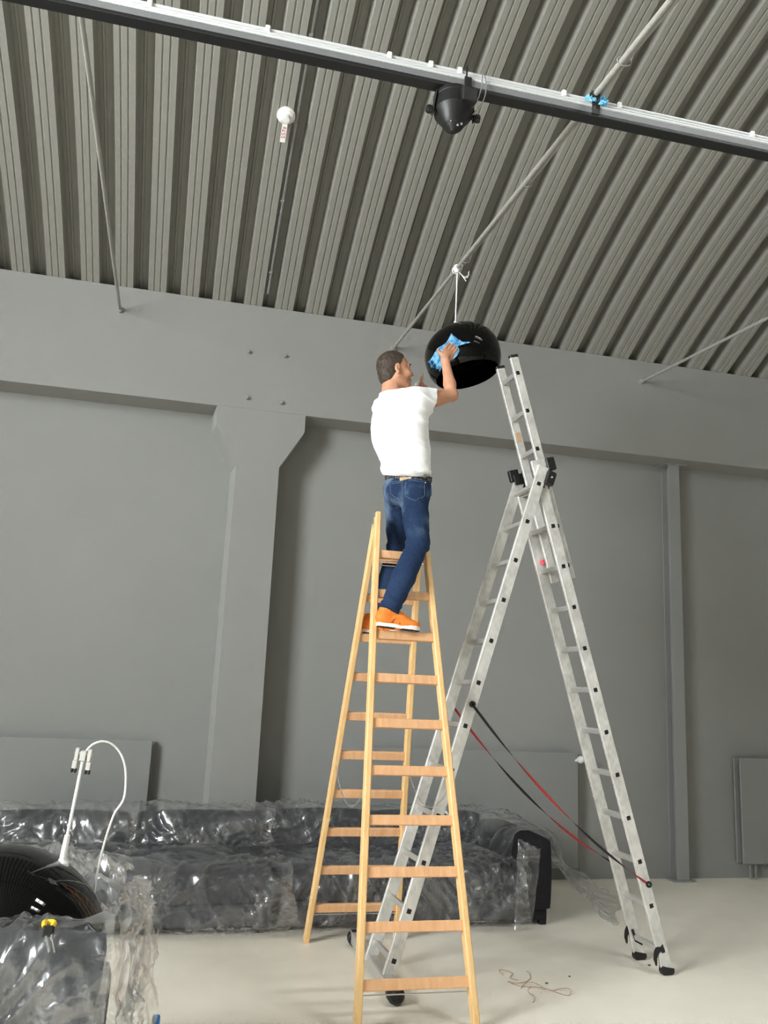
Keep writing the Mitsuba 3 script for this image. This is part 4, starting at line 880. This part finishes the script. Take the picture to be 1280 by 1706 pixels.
# trainers
def shoe(i, heel, toe, lat, z_sole, lift):
    f = unit(toe - heel); L = np.linalg.norm(toe - heel); u = unit(UP - f * (UP @ f)); l = unit(np.cross(f, u)); l = l if l @ lat > 0 else -l
    X3 = np.array([f, l, u]); at = lambda x, y, z: heel + f * x * L + l * y + u * z
    k = nid(MAN + '__shoe', i)
    U = Field(np.minimum(heel, toe) - .11, np.maximum(heel, toe) + .15, .0042)
    U.ell(at(.16, 0, .055), X3, (.052, .036, .048), .02).ell(at(.42, 0, .048), X3, (.085, .038, .038), .03).ell(at(.72, .004, .036), X3, (.075, .045, .028), .03).cap(at(.15, 0, .06), at(.22, 0, .115), .038, .041, .02).cap(at(.22, 0, .11), at(.52, 0, .062), .036, .034, .03)
    U.cut(at(.2, 0, .122), u).cut(at(0, 0, .016), -u)
    U.warp(lambda p: .003 * (meshkit.fbm(p * 90, 2, 3) - .5))
    put(k + '__upper', U.mesh(), 'm_orange', True, label='orange mesh upper')
    xs = np.linspace(0, 1, 25); wl = np.interp(xs, [0, .04, .15, .35, .55, .75, .9, .97, 1], [.008, .024, .034, .032, .038, .047, .040, .024, .006])
    poly = [(x * L, w) for x, w in zip(xs, wl)] + [(x * L, -w * .92) for x, w in zip(xs[::-1], wl[::-1])]
    put(k + '__midsole', prism(poly, at(0, 0, .005), f, l, .024) if np.cross(f, l) @ u > 0 else prism([(x, -y) for x, y in poly], at(0, 0, .005), f, -l, .024), 'm_sole_white', 30, label='cream white midsole')
    g2 = np.random.default_rng(9 + i); ms = []
    for x in np.linspace(.06, .95, 12):
        w = np.interp(x, xs, wl) * .86
        if .42 < x < .62: continue
        for y in (-1, 1): ms.append(obox(at(x, y * w * .52, .0025), X3, (.0085, w * .40, .0040), .001))
    put(k + '__tread', join(ms), 'm_sole_dark', label='dark tread blocks', kind='stuff')
    la = []
    for x, z in ((.36, .098), (.42, .088), (.48, .078), (.54, .070)): la.append(tube(spline([at(x - .01, -.033, z - .022), at(x, 0, z + .006), at(x - .01, .033, z - .022)], 8), .003, 6))
    put(k + '__lace', join(la), 'm_orange_dark', True)
    put(k + '__stripe', join([tube(spline([at(.30, s * .0405, .030), at(.40, s * .0395, .058), at(.50, s * .036, .070)], 10), .0035, 6) for s in (-1, 1)] + [tube(spline([at(.50, s * .042, .028), at(.44, s * .0395, .052), at(.36, s * .037, .082)], 10), .0035, 6) for s in (-1, 1)]), 'm_orange_dark', True)
shoe(0, A(1.125, 4.785, 1.938), A(1.378, 4.782, 1.922), A(0, -1, 0), 0, 0)
shoe(1, A(1.150, 5.275, 1.928), A(1.405, 5.300, 1.926), A(0, 1, 0), 0, 0)

# what he holds: the cloth against the lamp, the spray bottle
lc = LA + ld * .215
def on_lamp(x, z, off):
    """a point just outside the near side of the lamp's dome at this x, z"""
    for y in np.linspace(5.0, 5.40, 400):
        p = A(x, y, z); q = p - LA; h = q @ ld; r = np.linalg.norm(q - ld * h)
        if 0 < h < .36:
            c = 1 - h / (.6 * .36); R = .263 * (math.sin(math.acos(np.clip(c, -1, 1))) ** .92 if h < .216 else math.cos((h - .216) / .144 * .56))
            if r < R + off: return p
    return A(x, 5.25, z)
g = np.random.default_rng(12)
n_ = 22; uu, ww = np.meshgrid(np.linspace(0, 1, n_), np.linspace(0, 1, n_), indexing='ij')
ang_ = math.radians(52); e1, e2 = A(math.cos(ang_), 0, math.sin(ang_)), A(-math.sin(ang_), 0, math.cos(ang_))
cv = []
for a_, b_ in zip(uu.ravel(), ww.ravel()):
    q = meshkit.noise(A(a_ * 5, b_ * 5, 1), 3) - .5
    w_ = .62 + .38 * math.cos((a_ - .45) * 5.2) ** 2 + .5 * q
    p = A(1.600, 0, 3.800) + e1 * ((a_ - .46) * .205 + .03 * q) + e2 * (b_ - .5) * .125 * w_
    o_ = on_lamp(p[0], p[2], .003); o_[1] -= .012 * meshkit.fbm(A(a_ * 6, b_ * 6, 4), 2, 9) + .008 * g.uniform(0, 1); cv.append(o_)
put('cleaning_cloth', trimesh.Trimesh(np.array(cv), Delaunay(np.stack([uu.ravel(), ww.ravel()], 1)).simplices, process=False), 'm_cloth', True, 'crumpled light blue cleaning cloth under the man\'s right hand on the hanging lamp', 'cloth')
tag('spray_bottle', 'clear spray bottle with a white nozzle in the man\'s left hand below the hanging lamp', 'bottle')
put('spray_bottle__body', lathe([(0, .002), (.028, 0), (.032, .006), (.032, .105), (.028, .125), (.014, .142), (.013, .160)], BB, bd, 28), 'm_clear', 40)
put('spray_bottle__trigger_head', join([lathe([(.0165, .150), (.0165, .172), (.010, .176), (.010, .195)], BB, bd, 16), obox(BB + bd * .212 - bs * .004, [bd, bs, bq], (.015, .030, .011), .005), obox(BB + bd * .185 - bs * .026, [unit(bd + bs * .3), unit(bs - bd * .3), bq], (.026, .004, .008), .002), lathe([(.007, 0), (.007, .014), (.005, .016)], BB + bd * .214 - bs * .032, -bs, 12)]), 'm_white_plastic', 30, label='white trigger nozzle')
